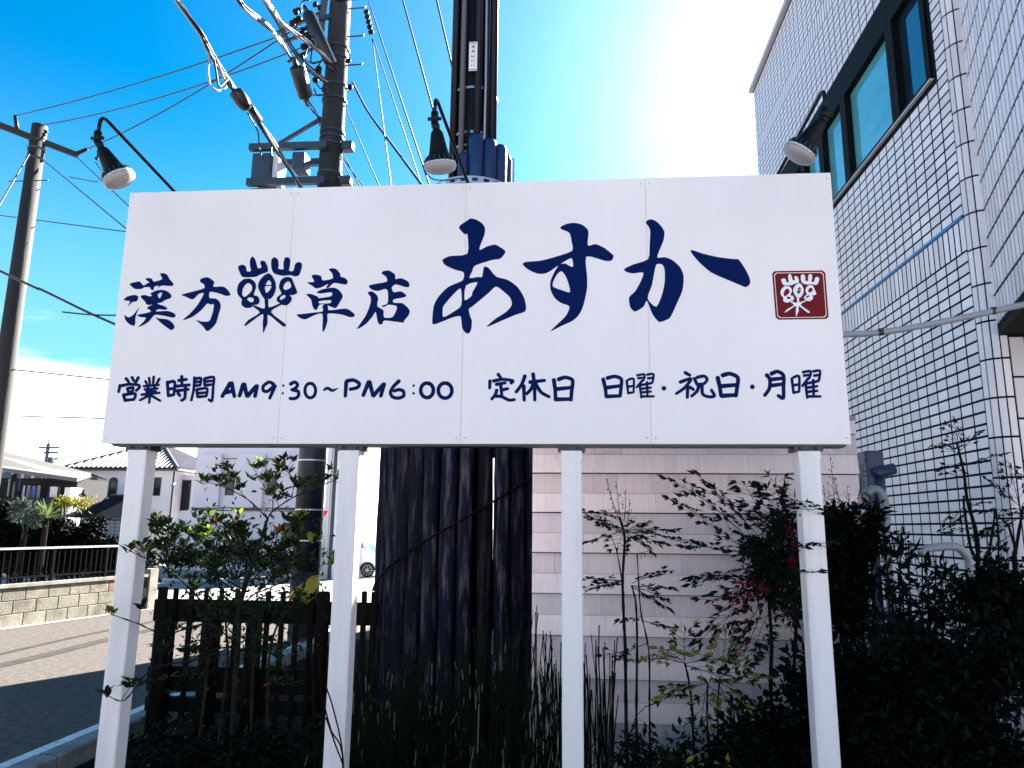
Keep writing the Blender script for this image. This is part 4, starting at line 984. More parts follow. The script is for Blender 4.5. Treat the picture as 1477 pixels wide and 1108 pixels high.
MB().tube([(hx1+.05,HY-.06,ze-.15),(hx1+.05,HY-.06,zg)],.05,6).build('downpipe',m_gut,hb)
MB().tube([(hx0+.05,HY-.06,ze-.15),(hx0+.05,HY-.06,zg)],.05,6).build('downpipe',m_gut,hb)
MB().tube([(hx0-.5,HY-.52,ze-.02),(hx1+.5,HY-.52,ze-.02)],.06,6).build('gutter',m_gut,hb)
# side bay with big window
bx0=hx1+.012; bx1=hp(281,700,HY+1).x+.6
MB().box(bx0,bx1,HY+1.0,HY+5,zg,ze-.3).build('side_bay',m_plaster,hb)
a=hp(252,735,HY+1); c=hp(275,694,HY+1); window(hb,a.x,c.x,a.z,c.z,HY+.995,False,.06)
# --- dark house with veranda and washing
VYY=33.0
def vp(px,py,Y=VYY): return aY(px,py,Y)
vx0,vx1=vp(-130,700).x,vp(102,700).x; vz=gz(VYY)
dh=thing('veranda_house','dark low house with pale sloping roof and a deep shaded veranda','house',((vx0+vx1)/2,VYY,vz))
zl,zrr=vp(0,674).z,vp(108,690).z
z_wall=vp(50,690).z
MB().box(vx0,vx1-.8,VYY+1.6,VYY+4,vz,z_wall+.1).build('wall',m_dark,dh)
MB().box(vx1-.55,vx1-.25,VYY+.4,VYY+1.3,vz,vp(95,690).z-.4).build('end_wall',m_plaster,dh)
# roof: mono slope falling to the right
rf=MB(); p=[(vx0,VYY-.2,zl+1.2),(vx1+.3,VYY-.2,zrr),(vx1+.3,VYY+8.5,zrr),(vx0,VYY+8.5,zl+1.2)]
p0=vp(0,674);p1=vp(108,689); sl=(p1.z-p0.z)/(p1.x-p0.x); zq=lambda x:p1.z+(x-p1.x)*sl
X1=p1.x+.2; q0=vp(0,657,VYY+3.5); 
lowf=[(vx0,VYY-.1,zq(vx0)),(X1,VYY-.1,zq(X1))]; hif=[(vx0,VYY+2.6,zq(vx0)+1.0),(X1-1.2,VYY+2.6,zq(X1)+.42)]
rf.add([*lowf,hif[1],hif[0]],[(0,1,2,3)]); rf.add([lowf[0],lowf[1],(lowf[1][0],lowf[1][1],lowf[1][2]-.18),(lowf[0][0],lowf[0][1],lowf[0][2]-.18)],[(0,3,2,1)])
rf.add([lowf[1],hif[1],(hif[1][0],hif[1][1],hif[1][2]-.18),(lowf[1][0],lowf[1][1],lowf[1][2]-.18)],[(0,3,2,1)])
rf.add([(a_[0],a_[1],a_[2]-.18) for a_ in (*lowf,hif[1],hif[0])],[(3,2,1,0)])
rf.add([hif[0],hif[1],(hif[1][0],VYY+4.2,hif[1][2]-.3),(hif[0][0],VYY+4.2,hif[0][2]-.3)],[(0,1,2,3)])
rf.build('roof',m_rooflight,dh)
zf=vp(60,722).z
MB().box(vx0,vx1-.8,VYY+.05,VYY+1.59,zf-.12,zf).build('veranda_floor',m_dark,dh)
MB().box(vx0,vx1-.8,VYY+.0,VYY+.049,zf-.9,zf+.1).build('veranda_front',m_dark,dh)
xx=vx0+.6
while xx<vx1-.9:
    MB().box(xx-.05,xx+.05,VYY+.1,VYY+.2,zf+.001,zq(xx)-.25).build('veranda_post',m_dark,dh); xx+=2.2
a=vp(84,718,VYY+1.5); c=vp(70,703,VYY+1.5); window(dh,c.x,a.x,a.z,c.z,VYY+1.58,False,.05)
MB().tube([vp(5,694,VYY+.6),vp(56,696,VYY+.6)],.02,6).build('drying_pole',m_gal,dh)
m_cl=[mat('cloth_white',(.72,.70,.70),.9,None),mat('cloth_blue',(.12,.18,.42),.9,None),mat('cloth_cyan',(.06,.25,.40),.9,None),mat('cloth_grey',(.32,.32,.38),.9,None)]
cl_lab=['long white trousers on a hanger on the veranda','pale folded towel on the veranda pole','cyan sleeve of a shirt on the veranda pole','white shirt hanging on the veranda pole','grey patterned shirt hanging on the veranda pole','blue checked shirt hanging on the veranda pole','pale lavender shirt hanging at the end of the washing','white square cloth drying by the veranda window']
for k,(px,w_,y0,y1,ci) in enumerate(((12,5,691,716,0),(19,4,694,719,0),(28,4,690,708,2),(34,5,700,719,0),(41,6,700,719,3),(48,7,701,720,1),(55,6,700,720,3),(77,13,702,717,0))):
    a=vp(px-w_/2,y1,VYY+.6); c=vp(px+w_/2,y0,VYY+.6); m=MB(); n=5; V=[];F=[]
    for i in range(n+1):
        for j in (0,1,2):
            u=i/n; V.append((a.x+(c.x-a.x)*u,VYY+.6+.05*math.sin(u*9+k)*(1 if j<2 else .3),a.z+(c.z-a.z)*j/2*(1-.06*abs(u-.5))))
    for i in range(n):
        for j in (0,1): F.append((i*3+j,(i+1)*3+j,(i+1)*3+j+1,i*3+j+1))
    V2=[(v[0],v[1]+.03,v[2]) for v in V]; nV=len(V); m.add(V+V2,F+[tuple(nV+i for i in reversed(f)) for f in F])
    solo(m,'hanging_cloth',m_cl[ci],cl_lab[k],'washing','washing hung out on the veranda')
# --- shed with dark roof and corrugated wall
KY=24.0
def kp(px,py,Y=KY): return aY(px,py,Y)
kz=gz(KY); sx0,sx1=kp(138,760).x,kp(182,760).x
sh=thing('dark_roofed_shed','small shed with dark pitched roof and blue-grey slatted wall','shed',((sx0+sx1)/2,KY,kz))
m_slat=mat('blue_grey_slat',(.16,.23,.28),.6,(.10,.15,.20),4,4,rnd=.08)
zt=kp(160,749).z; MB().box(sx0+.01,sx1+.3,KY+.02,KY+1.7,kz,zt).build('wall',m_dark,sh)
zz=kz+.1; sm=MB().box(0,(sx1-sx0+.3)/2-.02,-.02,.015,.0,.105).mesh('slat',m_slat)
while zz<zt-.12:
    for i in (0,1): inst('slat',sm,sh,(sx0+.01+i*(sx1-sx0+.3)/2,KY,zz))
    zz+=.115
rl_,rr_=kp(96,736),kp(184,738); rt=kp(140,719,KY+1.6)
rfm=MB(); xl,xr=rl_.x,rr_.x+.5; ym=KY+.8; zE=rl_.z-.25; zR=rt.z
rfm.add([(xl,KY-.4,zE),(xr,KY-.4,zE),(xr,KY+2.0,zE),(xl,KY+2.0,zE),(xl+1.0,ym,zR),(xr-1.0,ym,zR)],[(0,1,5,4),(1,2,5),(2,3,4,5),(3,0,4),(0,3,2,1)])
m_sroof=mat('shed_roof',(.010,.010,.014),.85,(.016,.016,.022),3,4,spec=.1)
ro=rfm.build('roof',m_sroof,sh)
MB().tube([(xl+1.0,ym,zR+.02),(xr-1.0,ym,zR+.02)],.1,8).build('ridge',m_sroof,ro)
MB().lathe((rt.x,ym,zR),(0,0,1),[(0,.12),(.12,.13),(.16,.05),(.3,.04)],10).build('finial',m_sroof,ro,True)
# --- pale pink building
CY_=34.0
def cp_(px,py,Y=CY_): return aY(px,py,Y)
cz=gz(CY_); cx0,cx1=cp_(280,700).x,cp_(468,700).x; czt=cp_(380,622).z
pb=thing('pink_building','pale pink rendered building with narrow upper windows between flat bays','building',((cx0+cx1)/2,CY_,cz))
MB().box(cx0,cx1,CY_,CY_+9,cz,czt).build('wall',m_pink,pb)
MB().box(cx0-.08,cx1+.08,CY_-.1,CY_+9.1,czt+.001,czt+.25).build('parapet',m_pink,pb)
for (xa,xb) in ((282,323),(339,385),(402,446)):
    a=cp_(xa,735);c=cp_(xb,655); by=MB().box(a.x,c.x,CY_-.22,CY_-.001,a.z,c.z).build('bay',m_pink,pb)
    MB().box(a.x-.04,c.x+.04,CY_-.30,CY_-.223,a.z-.02,a.z+.08).build('ledge',m_frame,by)
for (xa,xb,ya,yb) in ((326,338,713,681),(386,398,713,681),(449,459,713,681),(284,299,782,760),(327,343,782,760),(408,424,782,756)):
    a=cp_(xa,ya);c=cp_(xb,yb); wn=window(pb,a.x,c.x,a.z,c.z,CY_-.005,False,.05)
    if ya>750: MB().box(a.x-.18,c.x+.18,CY_-.25,CY_-.032,c.z+.06,c.z+.2).build('hood',m_pink,wn)
for py in (662,684,733,737): MB().box(cx0-.02,cx1+.02,CY_-.03,CY_-.002,cp_(380,py).z-.02,cp_(380,py).z+.02).build('joint_line',m_gut,pb)
a=cp_(254,735,CY_-.5); c=cp_(281,722,CY_-.5)
# annex with sloping parapet
an=MB(); x0_,x1_=cp_(238,760).x,cx0-.01; zlo,zhi=cp_(240,752).z,cp_(279,726).z
an.hexa([(x0_,CY_+.5,cz),(x1_,CY_+.5,cz),(x1_,CY_+4,cz),(x0_,CY_+4,cz),(x0_,CY_+.5,zlo),(x1_,CY_+.5,zhi),(x1_,CY_+4,zhi),(x0_,CY_+4,zlo)]); an.build('annex',m_pink,pb)
# --- narrow white building and far house to its right
EY=30.0
def ep_(px,py,Y=EY): return aY(px,py,Y)
ez=gz(EY); ex0,ex1=ep_(470,700).x,ep_(512,700).x
m_wht=mat('bright_white_wall',(.80,.78,.78),.8,(.74,.72,.72),1.5,4)
nb_=thing('narrow_white_building','narrow white building with downpipes beside the stop sign','building',((ex0+ex1)/2,EY,ez))
MB().box(ex0,ex1,EY,EY+6,ez,ep_(490,600).z).build('wall',m_wht,nb_)
for px,r in ((476,.05),(483,.07),(487,.05)):
    q=ep_(px,700); MB().tube([(q.x,EY-.08,ez),(q.x,EY-.08,ep_(490,610).z)],r,8).build('downpipe',m_pale if r<.06 else m_gal,nb_)
GY_=42.0
def gp_(px,py,Y=GY_): return aY(px,py,Y)
gzv=gz(GY_); gx0,gx1=gp_(505,700).x,gp_(640,700).x
gh=thing('white_house','white two-storey house with a dark framed window behind the parked car','house',((gx0+gx1)/2,GY_,gzv))
MB().box(gx0,gx1,GY_,GY_+8,gzv,gp_(530,600).z).build('wall',m_wht,gh)
a=gp_(531,725);c=gp_(542,698); window(gh,a.x,c.x,a.z,c.z,GY_-.005,False,.07)
MB().box(gx0,gx1,GY_-.9,GY_-.002,gp_(530,752).z,gp_(530,747).z).build('balcony_floor',m_wht,gh)
a=gp_(520,790); MB().box(gp_(522,780).x,gp_(560,780).x,GY_-.05,GY_-.003,gzv,gp_(530,762).z).build('garage_door',mat('tan_door',(.42,.36,.28),.7,None),gh)
MB().box(gx0,gx1,GY_-.04,GY_-.002,gp_(530,678).z-.03,gp_(530,678).z+.03).build('string_course',m_gut,gh)
# neighbour house standing behind the sign, its shade falls over the garden and the near road
m_ochre=mat('beige_render',(.50,.46,.42),.85,(.44,.41,.38),1.0,5)
nq=R(-26.0); nw,nd,nzt=7.0,7.0,7.4; nc=Vector((-1.12,15.0,0))
nh=thing('neighbour_house','beige flat-roofed neighbour house standing behind the sign','house',nc)
def turn(ob): ob.location=(0,0,0); ob.rotation_euler=(0,0,0); return ob
def nbuild(mb,name,mt,par=None):
    ca,sa=math.cos(nq),math.sin(nq); mb.v=[(nc.x+x*ca-y*sa,nc.y+x*sa+y*ca,z) for x,y,z in mb.v]; return mb.build(name,mt,par or nh)
nbuild(MB().box(0,nw,0,nd,-.7,nzt),'wall',m_ochre); nbuild(MB().box(-.05,nw+.05,-.05,nd+.05,nzt+.001,nzt+.15),'roof_edge',m_trim)
for x in (.8,2.9,5.0):
    for z in (1.0,3.9):
        wf_=nbuild(MB().box(x-.06,x+1.26,-.03,-.001,z-.06,z+1.26),'window',m_frame); nbuild(MB().box(x,x+1.2,-.036,-.031,z,z+1.2),'pane',m_win,wf_)
# --- stop sign
TY=26.0
tc_=aY(459,736,TY); s=.80; hgt=s*math.sqrt(3)/2
so=thing('stop_sign','red inverted-triangle stop sign with white lettering, behind the cabinet pole','road sign',(tc_.x,TY,gz(TY)))
m_sred=mat('sign_red',(.55,.012,.02),.4,None); m_swh=mat('sign_white',(.8,.8,.8),.4,None)
def tri(k,y,nm,mt,par):
    c=Vector((tc_.x,y,tc_.z-hgt/3)); P=[Vector((tc_.x-s/2,y,tc_.z)),Vector((tc_.x+s/2,y,tc_.z)),Vector((tc_.x,y,tc_.z-hgt))]; P=[c+(p_-c)*k for p_ in P]
    P=[Vector((p_.x,y,p_.z)) for p_ in P]
    b=MB().add(P+[p_+Vector((0,.004,0)) for p_ in P],[(0,2,1),(3,4,5),(0,1,4,3),(1,2,5,4),(2,0,3,5)]); return b.build(nm,mt,par)
pl=tri(1,TY,'plate',m_swh,so); tri(.95,TY-.005,'red_face',m_sred,pl)
tl=MB()
def sk(x0,z0,x1,z1): 
    tl.beam((tc_.x+x0,TY-.011,tc_.z+z0),(tc_.x+x1,TY-.011,tc_.z+z1),.004,.022,(0,0,1) if abs(x1-x0)>abs(z1-z0) else (1,0,0))
# 止まれ
sk(-.17,-.10,-.17,-.24);sk(-.21,-.14,-.21,-.24);sk(-.17,-.15,-.11,-.15);sk(-.25,-.24,-.09,-.24)
sk(-.05,-.12,.06,-.12);sk(-.04,-.17,.05,-.17);sk(.0,-.09,.0,-.24);sk(-.04,-.23,.04,-.23);sk(-.04,-.20,-.04,-.24)
sk(.12,-.09,.12,-.25);sk(.09,-.13,.15,-.13);sk(.15,-.13,.10,-.20);sk(.15,-.14,.20,-.13);sk(.20,-.13,.19,-.23);sk(.19,-.23,.24,-.21)
tag(tl.build('lettering',m_swh,pl),kind='stuff')
MB().tube([(tc_.x,TY+.04,gz(TY)-.1),(tc_.x,TY+.04,tc_.z+.05)],.03,8).build('post',m_pale,so)
# --- parked car (white hatchback seen from its side, tail to the right)
m_car=mat('car_white',(.78,.78,.79),.25,None,spec=.6); m_tyre=mat('tyre',(.012,.012,.012),.8,None); m_rim=mat('alloy',(.45,.46,.48),.3,None,metal=.8)
m_tail=mat('tail_light',(.45,.01,.015),.3,None); m_blueg=glass('car_glass',(.05,.09,.12))
m_tint=mat('sun_shade_blue',(.22,.50,.62),.5,None)
wp=aZ(529,833,gz(30)); CYR=wp.y
def car(x,y,z,label):
    root=thing('parked_car',label,'car',(x,y,z))
    W2=.80; prof=[(-2.9,.25),(-2.98,.55),(-2.85,.80),(-2.0,.95),(-1.35,1.42),(-.2,1.50),(.35,1.42),(.62,1.05),(.70,.80),(.72,.45),(.66,.25)]
    n=len(prof); V=[];
    for sy,k in ((-W2,1),(W2,1)):
        for (u,v) in prof: V.append((x+u,y+sy*(1 if v<1.0 else .86),z+v))
    F=[tuple(range(n)),tuple(reversed(range(n,2*n)))]+[(i,n+i,n+(i+1)%n,(i+1)%n) for i in range(n)]
    MB().add(V,F).build('body',m_car,root)
    def side(pts,nm,mt,par=None,yy=-.815):
        return MB().add([(x+u,y+yy*(1 if v<1.02 else .885),z+v) for u,v in pts],[tuple(range(len(pts)))]).build(nm,mt,par or root)
    side([(-1.75,1.02),(-1.30,1.36),(-.75,1.42),(-.75,1.02)],'window',m_blueg); side([(-.68,1.02),(-.68,1.42),(.05,1.40),(.12,1.02)],'window',m_blueg)
    side([(.18,1.03),(.12,1.37),(.30,1.33),(.44,1.05)],'quarter_window',m_tint)
    for wx in (-2.35,.12):
        ar=MB(); k=16; r=.34; ar.add([(x+wx+r*math.cos(math.pi*i/k),y-.812,z+.29+r*math.sin(math.pi*i/k)) for i in range(k+1)],[tuple(range(k+1))]); ar.build('wheel_arch',m_tyre,root)
        wh=MB().lathe((x+wx,y-.83,z+.29),(0,1,0),[(0,.24),(.015,.285),(.17,.285),(.18,.24)],22).build('wheel',m_tyre,root,True)
        rm=MB().lathe((x+wx,y-.834,z+.29),(0,1,0),[(0,.05),(.003,.06)],12)
        for i in range(8):
            a_=2*math.pi*i/8; rm.beam((x+wx,y-.836,z+.29),(x+wx+.2*math.cos(a_),y-.836,z+.29+.2*math.sin(a_)),.012,.03,(0,1,0))
        for i in range(20):
            a0=2*math.pi*i/20;a1=2*math.pi*(i+1)/20; rm.beam((x+wx+.205*math.cos(a0),y-.836,z+.29+.205*math.sin(a0)),(x+wx+.205*math.cos(a1),y-.836,z+.29+.205*math.sin(a1)),.012,.02,(0,1,0))
        rm.build('rim',m_rim,wh)
    MB().bbox(x+.50,x+.725,y-.806,y-.55,z+.82,z+1.0,.02).build('tail_light',m_tail,root)
    MB().bbox(x-2.96,x-2.7,y-.806,y-.5,z+.66,z+.78,.02).build('headlight',m_pale,root)
    MB().box(x-1.9,x-.4,y-.80,y-.795,z+.28,z+.30).build('sill',m_tyre,root)
car(wp.x-.12,wp.y+.83,gz(wp.y),'white hatchback parked beyond the fence beside the logs')
# --- far roof and far pole on the skyline
FYv=70.0
fz=gz(FYv); a=aY(-40,670,FYv); c=aY(90,656,FYv)
fb=thing('far_roof_house','distant grey-blue building showing over the pale veranda roof','building',((a.x+c.x)/2,FYv,fz))
MB().box(a.x,c.x-6,FYv,FYv+6,fz,c.z).build('wall',mat('far_grey',(.10,.13,.17),.8,None),fb)
MB().box(c.x-5.99,c.x,FYv+1,FYv+6,fz,c.z-1.1).build('wing',mat('far_white',(.45,.45,.48),.8,None),fb)
for k in range(5): MB().box(c.x-5.6+k*1.1,c.x-4.9+k*1.1,FYv+.95,FYv+1.0-.001,c.z-2.4,c.z-1.6).build('window',m_win,fb)
MB().tube([(a.x+10.5,FYv+2,c.z-.2),(a.x+10.5,FYv+2,c.z+1.6)],.05,5).build('mast',m_gal,fb)
fp=thing('far_utility_pole','distant utility pole with crossarms and a transformer above the roofs','utility pole',(aY(70,700,60).x,60,gz(60)))
q=aY(70,640,60); MB().tube([(q.x,60,gz(60)),(q.x,60,q.z)],.14,8).build('shaft',m_gal,fp)
for py,xa,xb in ((646,56,86),(653,64,84),(662,66,84)):
    MB().beam(aY(xa,py,60),aY(xb,py,60),.16,.16).build('crossarm',m_gal,fp)
MB().tube([aY(73,668,59.6),aY(73,660,59.6)],.3,10).build('transformer',m_gal,fp)
MB().tube([aY(70,640,60),aY(70.5,634,60)],.05,5).build('mast',m_gal,fp)
# --- pipes and boxes between the screen wall and the tiled building
m_pipe=mat('grey_pipe',(.25,.26,.30),.5,(.16,.17,.2),8,4)
m_pipew=mat('pale_pipe',(.36,.36,.40),.45,None)
cdp=thing('overhead_conduit','long pale conduit sweeping from behind the sign to the tiled building','pipe',aY(1218,480,4.4))
pts=[(1196,610,4.42),(1200,520,4.42),(1212,485,4.42),(1240,482,4.40),(1275,479,4.38),(1330,470,4.34),(1400,456,4.28),(1460,443,4.22),(1500,434,4.18)]
MB().tube(smooth([tuple(aY(*p)) for p in pts],6,False),.018,8).build('conduit',m_pipew,cdp,True)
for p in ((1270,479.5,4.38),(1433,449,4.25)): 
    q=aY(*p); MB().lathe(q-Vector((.012,0,-.001)),(1,-.05,.1),[(0,.022),(.024,.022)],10).build('joint_ring',m_gal,cdp)
gb=thing('meter_box','dark blue meter box with a stub pipe behind the screen wall','meter box',aY(1258,760,5.6))
a=aY(1247,735,5.6); c=aY(1266,652,5.6)
m_nav=mat('navy_paint',(.012,.03,.08),.5,None)
MB().bbox(a.x,c.x,5.5,5.7,a.z,c.z,.01).build('box',m_nav,gb)
MB().tube([aY(1262,684,5.48),aY(1266,682,5.48),aY(1290,676,5.48)],.04,10).build('stub_pipe',m_nav,gb,True)
MB().tube([aY(1268,735,5.5),aY(1268,684,5.5)],.03,10).build('down_pipe',m_nav,gb,True)
MB().tube([(a.x+.05,5.6,0),(a.x+.05,5.6,a.z+.01)],.03,8).build('stand',m_nav,gb)
vt=thing('vent_pipe','grey pipe bent over like a cane beside the screen wall','pipe',aY(1275,900,5.2))
MB().tube(smooth([tuple(aY(*p)) for p in [(1250,712,5.2),(1258,706,5.2),(1268,708,5.2),(1275,720,5.2),(1278,745,5.2),(1279,800,5.2)]]+[(aY(1279,800,5.2).x,5.2,.05)],6,False),.028,10).build('pipe',m_pipe,vt,True)
hp_=thing('hoop_rail','pale tubular hoop standing in the dark shrubs before the tiled wall','hoop rail',aY(1375,900,4.9))
MB().tube(smooth([tuple(aY(*p)) for p in [(1325,797,4.9),(1340,791,4.9),(1370,788,4.9),(1382,790,4.9),(1394,802,4.9),(1401,830,4.9)]]+[(aY(1402,850,4.9).x,4.9,.05)],6,False),.026,10).build('tube',m_pipew,hp_,True)
pk=thing('timber_stack','weathered timbers lying at the foot of the tiled wall','timber',(1.9,4.7,0))
m_tim=mat('weathered_timber',(.05,.055,.075),.8,(.02,.025,.035),6,6,.4,30,stretch=(.4,3,3))
for k,(pa,pb,Y) in enumerate((((1255,880),(1330,905),5.0),((1258,902),(1322,915),4.8),((1262,925),(1300,935),4.6))):
    a=aY(*pa,Y); b2=aY(*pb,Y-.1); 
    MB().beam(a,b2,.12,.05).build('timber',m_tim,pk)
a=aY(1260,905,4.9); MB().box(a.x,a.x+.35,4.55,5.1,0,a.z-.06).build('block',m_tim,pk)
# ------------------------------------------------------------------ plants
def leafmat(name,c,c2,tr=.25): return mat(name,c,.55,c2,6,3,rnd=.25,transl=tr,spec=.07)
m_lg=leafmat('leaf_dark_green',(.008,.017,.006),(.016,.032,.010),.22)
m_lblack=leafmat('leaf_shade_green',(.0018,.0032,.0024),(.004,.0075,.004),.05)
m_lnan=leafmat('leaf_nandina',(.004,.008,.008),(.008,.015,.010),.10)
m_lred=leafmat('leaf_red',(.12,.010,.014),(.06,.008,.014),.3)
m_lyel=leafmat('leaf_yellow_green',(.22,.28,.05),(.38,.30,.08),.3)
m_lsunlit=leafmat('leaf_sunlit_green',(.12,.20,.02),(.20,.28,.04),.5)
m_stem=mat('stem_brown',(.006,.005,.004),.8,(.014,.011,.009),12,4,spec=.05)
m_twig=mat('twig_grey',(.022,.019,.017),.8,(.007,.006,.006),12,4,spec=.1)
RV=random.Random(11)
def rv(s=1.0): return Vector((RV.uniform(-1,1),RV.uniform(-1,1),RV.uniform(-1,1)))*s
def leaf(mb,p,d,L,W,up=None,fold=.25):
    d=Vector(d).normalized(); n=Vector(up) if up is not None else rv()+Vector((0,0,.8)); s=d.cross(n)
    if s.length<1e-3: s=d.cross(Vector((1,0,0)))
    s.normalize(); n=s.cross(d); k=len(mb.v); p=Vector(p)
    mb.v+=[tuple(p),tuple(p+d*L*.42+s*W*.5+n*W*fold),tuple(p+d*L-n*L*.12),tuple(p+d*L*.42-s*W*.5+n*W*fold),tuple(p+d*L*.45)]
    mb.f+=[(k,k+4,k+1),(k+1,k+4,k+2),(k,k+3,k+4),(k+4,k+3,k+2)]
def frond(leaves,wood,p,d,length,L=.045,W=.014,nn=5,droop=.25,cols=None):
    "a nandina leaf: thin rachis with leaflets in little fans"
    p=Vector(p); d=Vector(d).normalized(); pts=[p]; q=p.copy(); dd=d.copy()
    for k in range(nn):
        dd=(dd+Vector((0,0,-droop/nn))+rv(.08)).normalized(); q=q+dd*(length/nn); pts.append(q.copy())
        side=dd.cross(Vector((0,0,1))).normalized() if abs(dd.z)<.95 else Vector((1,0,0))
        for sgn in (-1,1):
            pl=L*RV.uniform(.7,1.3)*(1.25-.5*k/nn); pd=(dd*.55+side*sgn*.8+rv(.2)).normalized(); e=q+pd*pl; wood.tube([q,e],.0011,3,False)
            for m in range(4):
                leaf(leaves() if callable(leaves) else leaves,e,(pd+side*sgn*(m-1)*.5+dd*(1-m)*.35+rv(.25)),L*RV.uniform(.75,1.2),W*RV.uniform(.8,1.2))
    leaf(leaves() if callable(leaves) else leaves,q,dd,L,W)
    wood.tube(pts,[.0022*(1-.6*i/len(pts)) for i in range(len(pts))],4,False)
def panicle(wood,leaves,p,d,H):
    p=Vector(p); d=Vector(d).normalized(); top=p+d*H; wood.tube([p,p.lerp(top,.5)+rv(.008),top],[.0022,.0016,.0008],4,False)
    n=int(H/.018)
    for k in range(n):
        u=.15+.85*k/n; q=p.lerp(top,u); ln=.05*(1.15-u); e=q+(d*.5+rv(.9)).normalized()*ln; wood.tube([q,e],.0008,3,False)
        for _ in range(2): leaf(leaves,q.lerp(e,RV.uniform(.5,1)),d+rv(.7),.010,.006)
def stem(wood,pts,r0,r1): 
    P=smooth([tuple(p) for p in pts],5,False); n=len(P); wood.tube(P,[r0+(r1-r0)*i/(n-1)*1.0+.0012*math.sin(i*2.3) for i in range(n)],6); return [Vector(p) for p in P]
def finish(root,wood,layers,wmat=None,wname='stems'):
    if wood.v: tag(wood.build(wname,wmat or m_stem,root,True),kind='stuff')
    for nm,mb,mt in layers:
        if mb.v: tag(mb.build(nm,mt,root),kind='stuff')
def mass(mb,c,rad,n,L,W,shell=.55,droop=0,low=None):
    "leaves through an uneven crown made of several lobes"
    c=Vector(c); lobes=[(Vector((0,0,0)),1.0)]+[(Vector((RV.uniform(-.6,.6)*rad[0],RV.uniform(-.6,.6)*rad[1],RV.uniform(-.5,.75)*rad[2])),RV.uniform(.35,.6)) for _ in range(7)]
    for _ in range(n):
        o,s=RV.choice(lobes); v=rv(); 
        while v.length>1 or v.length<.05: v=rv()
        v=v.normalized()*(shell+(1-shell)*RV.random())*RV.uniform(.75,1.1)
        p=c+o+Vector((v.x*rad[0],v.y*rad[1],v.z*rad[2]))*s
        if low is not None and p.z<low: continue
        leaf(mb,p,v*.8+rv(.8)+Vector((0,0,-droop)),L*RV.uniform(.7,1.3),W*RV.uniform(.7,1.3))
# --- slim nandina in front of the screen wall
def soilz(): return .06
root=thing('slim_nandina','slim nandina with bare stems and flat sprays before the shake wall','shrub',aY(915,1080,4.12)); root.location.z=soilz()
wd,lf=MB(),MB(); Y=4.12
s1=stem(wd,[(aY(903,1030,Y).x,Y,.04),aY(903,1030,Y),aY(902,940,Y),aY(900,898,Y),aY(898,837,Y),aY(901,776,Y),aY(894,747,Y)],.010,.006)
s2=stem(wd,[(aY(918,1030,Y).x,Y,.04),aY(918,1030,Y),aY(919,930,Y),aY(917,870,Y),aY(911,845,Y+.05)],.008,.004)
s3=stem(wd,[(aY(937,1030,Y).x,Y+.05,.04),aY(937,1030,Y+.05),aY(936,940,Y+.05),aY(924,880,Y+.05),aY(919,800,Y)],.006,.003)
s4=stem(wd,[aY(900,860,Y),aY(891,800,Y),aY(880,770,Y)],.004,.002)
for (px,py,dx,dy,ln,n) in ((898,768,-58,-38,.26,6),(900,766,60,-10,.26,6),(903,768,105,2,.42,8),(899,765,30,18,.16,4),(896,768,-45,12,.2,4),(893,752,-20,-20,.12,3),(898,838,-55,-12,.24,5),(899,838,-50,12,.22,5),(911,842,45,-28,.2,5),(912,845,52,0,.2,5),(912,848,42,18,.2,5),(925,890,-22,4,.1,3),(925,895,30,6,.14,4),(934,928,-25,8,.14,3),(903,940,-30,2,.12,2),(900,768,20,-8,.16,5),(899,770,-28,-14,.16,5),(901,766,-10,14,.14,4),(902,766,45,14,.2,6),(900,838,-30,-2,.16,4),(912,846,30,8,.16,4)):
    a=aY(px,py,Y); b=aY(px+dx,py+dy,Y+RV.uniform(-.18,.12)); frond(lf,wd,a,b-a,ln,.044,.014,n,.15)
for (px,py,tx,ty) in ((893,750,874,690),(895,750,889,694),(900,752,902,706),(905,760,909,720),(918,800,937,795),(905,800,904,760)):
    a=aY(px,py,Y); b=aY(tx,ty,Y); panicle(wd,lf,a,b-a,(b-a).length)
base=aY(905,1075,Y)
mass(lf,(base.x,Y-.05,.22),(.26,.2,.26),900,.05,.018,.2)
finish(root,wd,[('foliage',lf,m_lnan)])
# --- yellowish young nandina
root=thing('yellow_green_nandina','low nandina with yellow-green leaves between the shake wall and two posts','shrub',aY(1010,1090,4.05)); root.location.z=soilz()
wd,lf,ly=MB(),MB(),MB(); Y=4.05
stem(wd,[(aY(999,1035,Y).x,Y,.04),aY(999,1035,Y),aY(994,985,Y),aY(988,957,Y)],.007,.005)
stem(wd,[(aY(1020,1040,Y).x,Y,.04),aY(1020,1035,Y),aY(1021,985,Y)],.006,.004)
stem(wd,[(aY(1035,1040,Y).x,Y,.04),aY(1035,1040,Y),aY(1038,978,Y)],.006,.004)
pick=lambda: ly if RV.random()<.38 else lf
for (px,py,dx,dy,ln,n,c) in ((988,957,-48,-18,.24,6,1),(988,957,-30,-30,.2,5,1),(988,955,0,-40,.16,4,0),(988,957,40,-10,.22,5,0),(990,960,45,8,.2,5,0),(1038,978,45,-40,.24,6,0),(1038,975,10,-45,.2,5,1),(1038,980,55,-5,.26,6,0),(1038,985,55,22,.24,6,0),(1021,985,-50,8,.24,5,0),(1021,990,30,15,.2,5,0),(1021,988,-5,25,.15,4,0),(994,985,-35,10,.15,4,0),(1038,990,20,30,.2,5,0)):
    a=aY(px,py,Y); b=aY(px+dx,py+dy,Y+RV.uniform(-.2,.1)); frond(ly if c else pick,wd,a,b-a,ln,.050,.020,n,.2)
base=aY(1015,1085,Y); mass(lf,(base.x,Y,.24),(.30,.22,.26),1100,.05,.02,.2); mass(ly,(base.x,Y-.1,.26),(.28,.18,.2),40,.05,.02,.3)
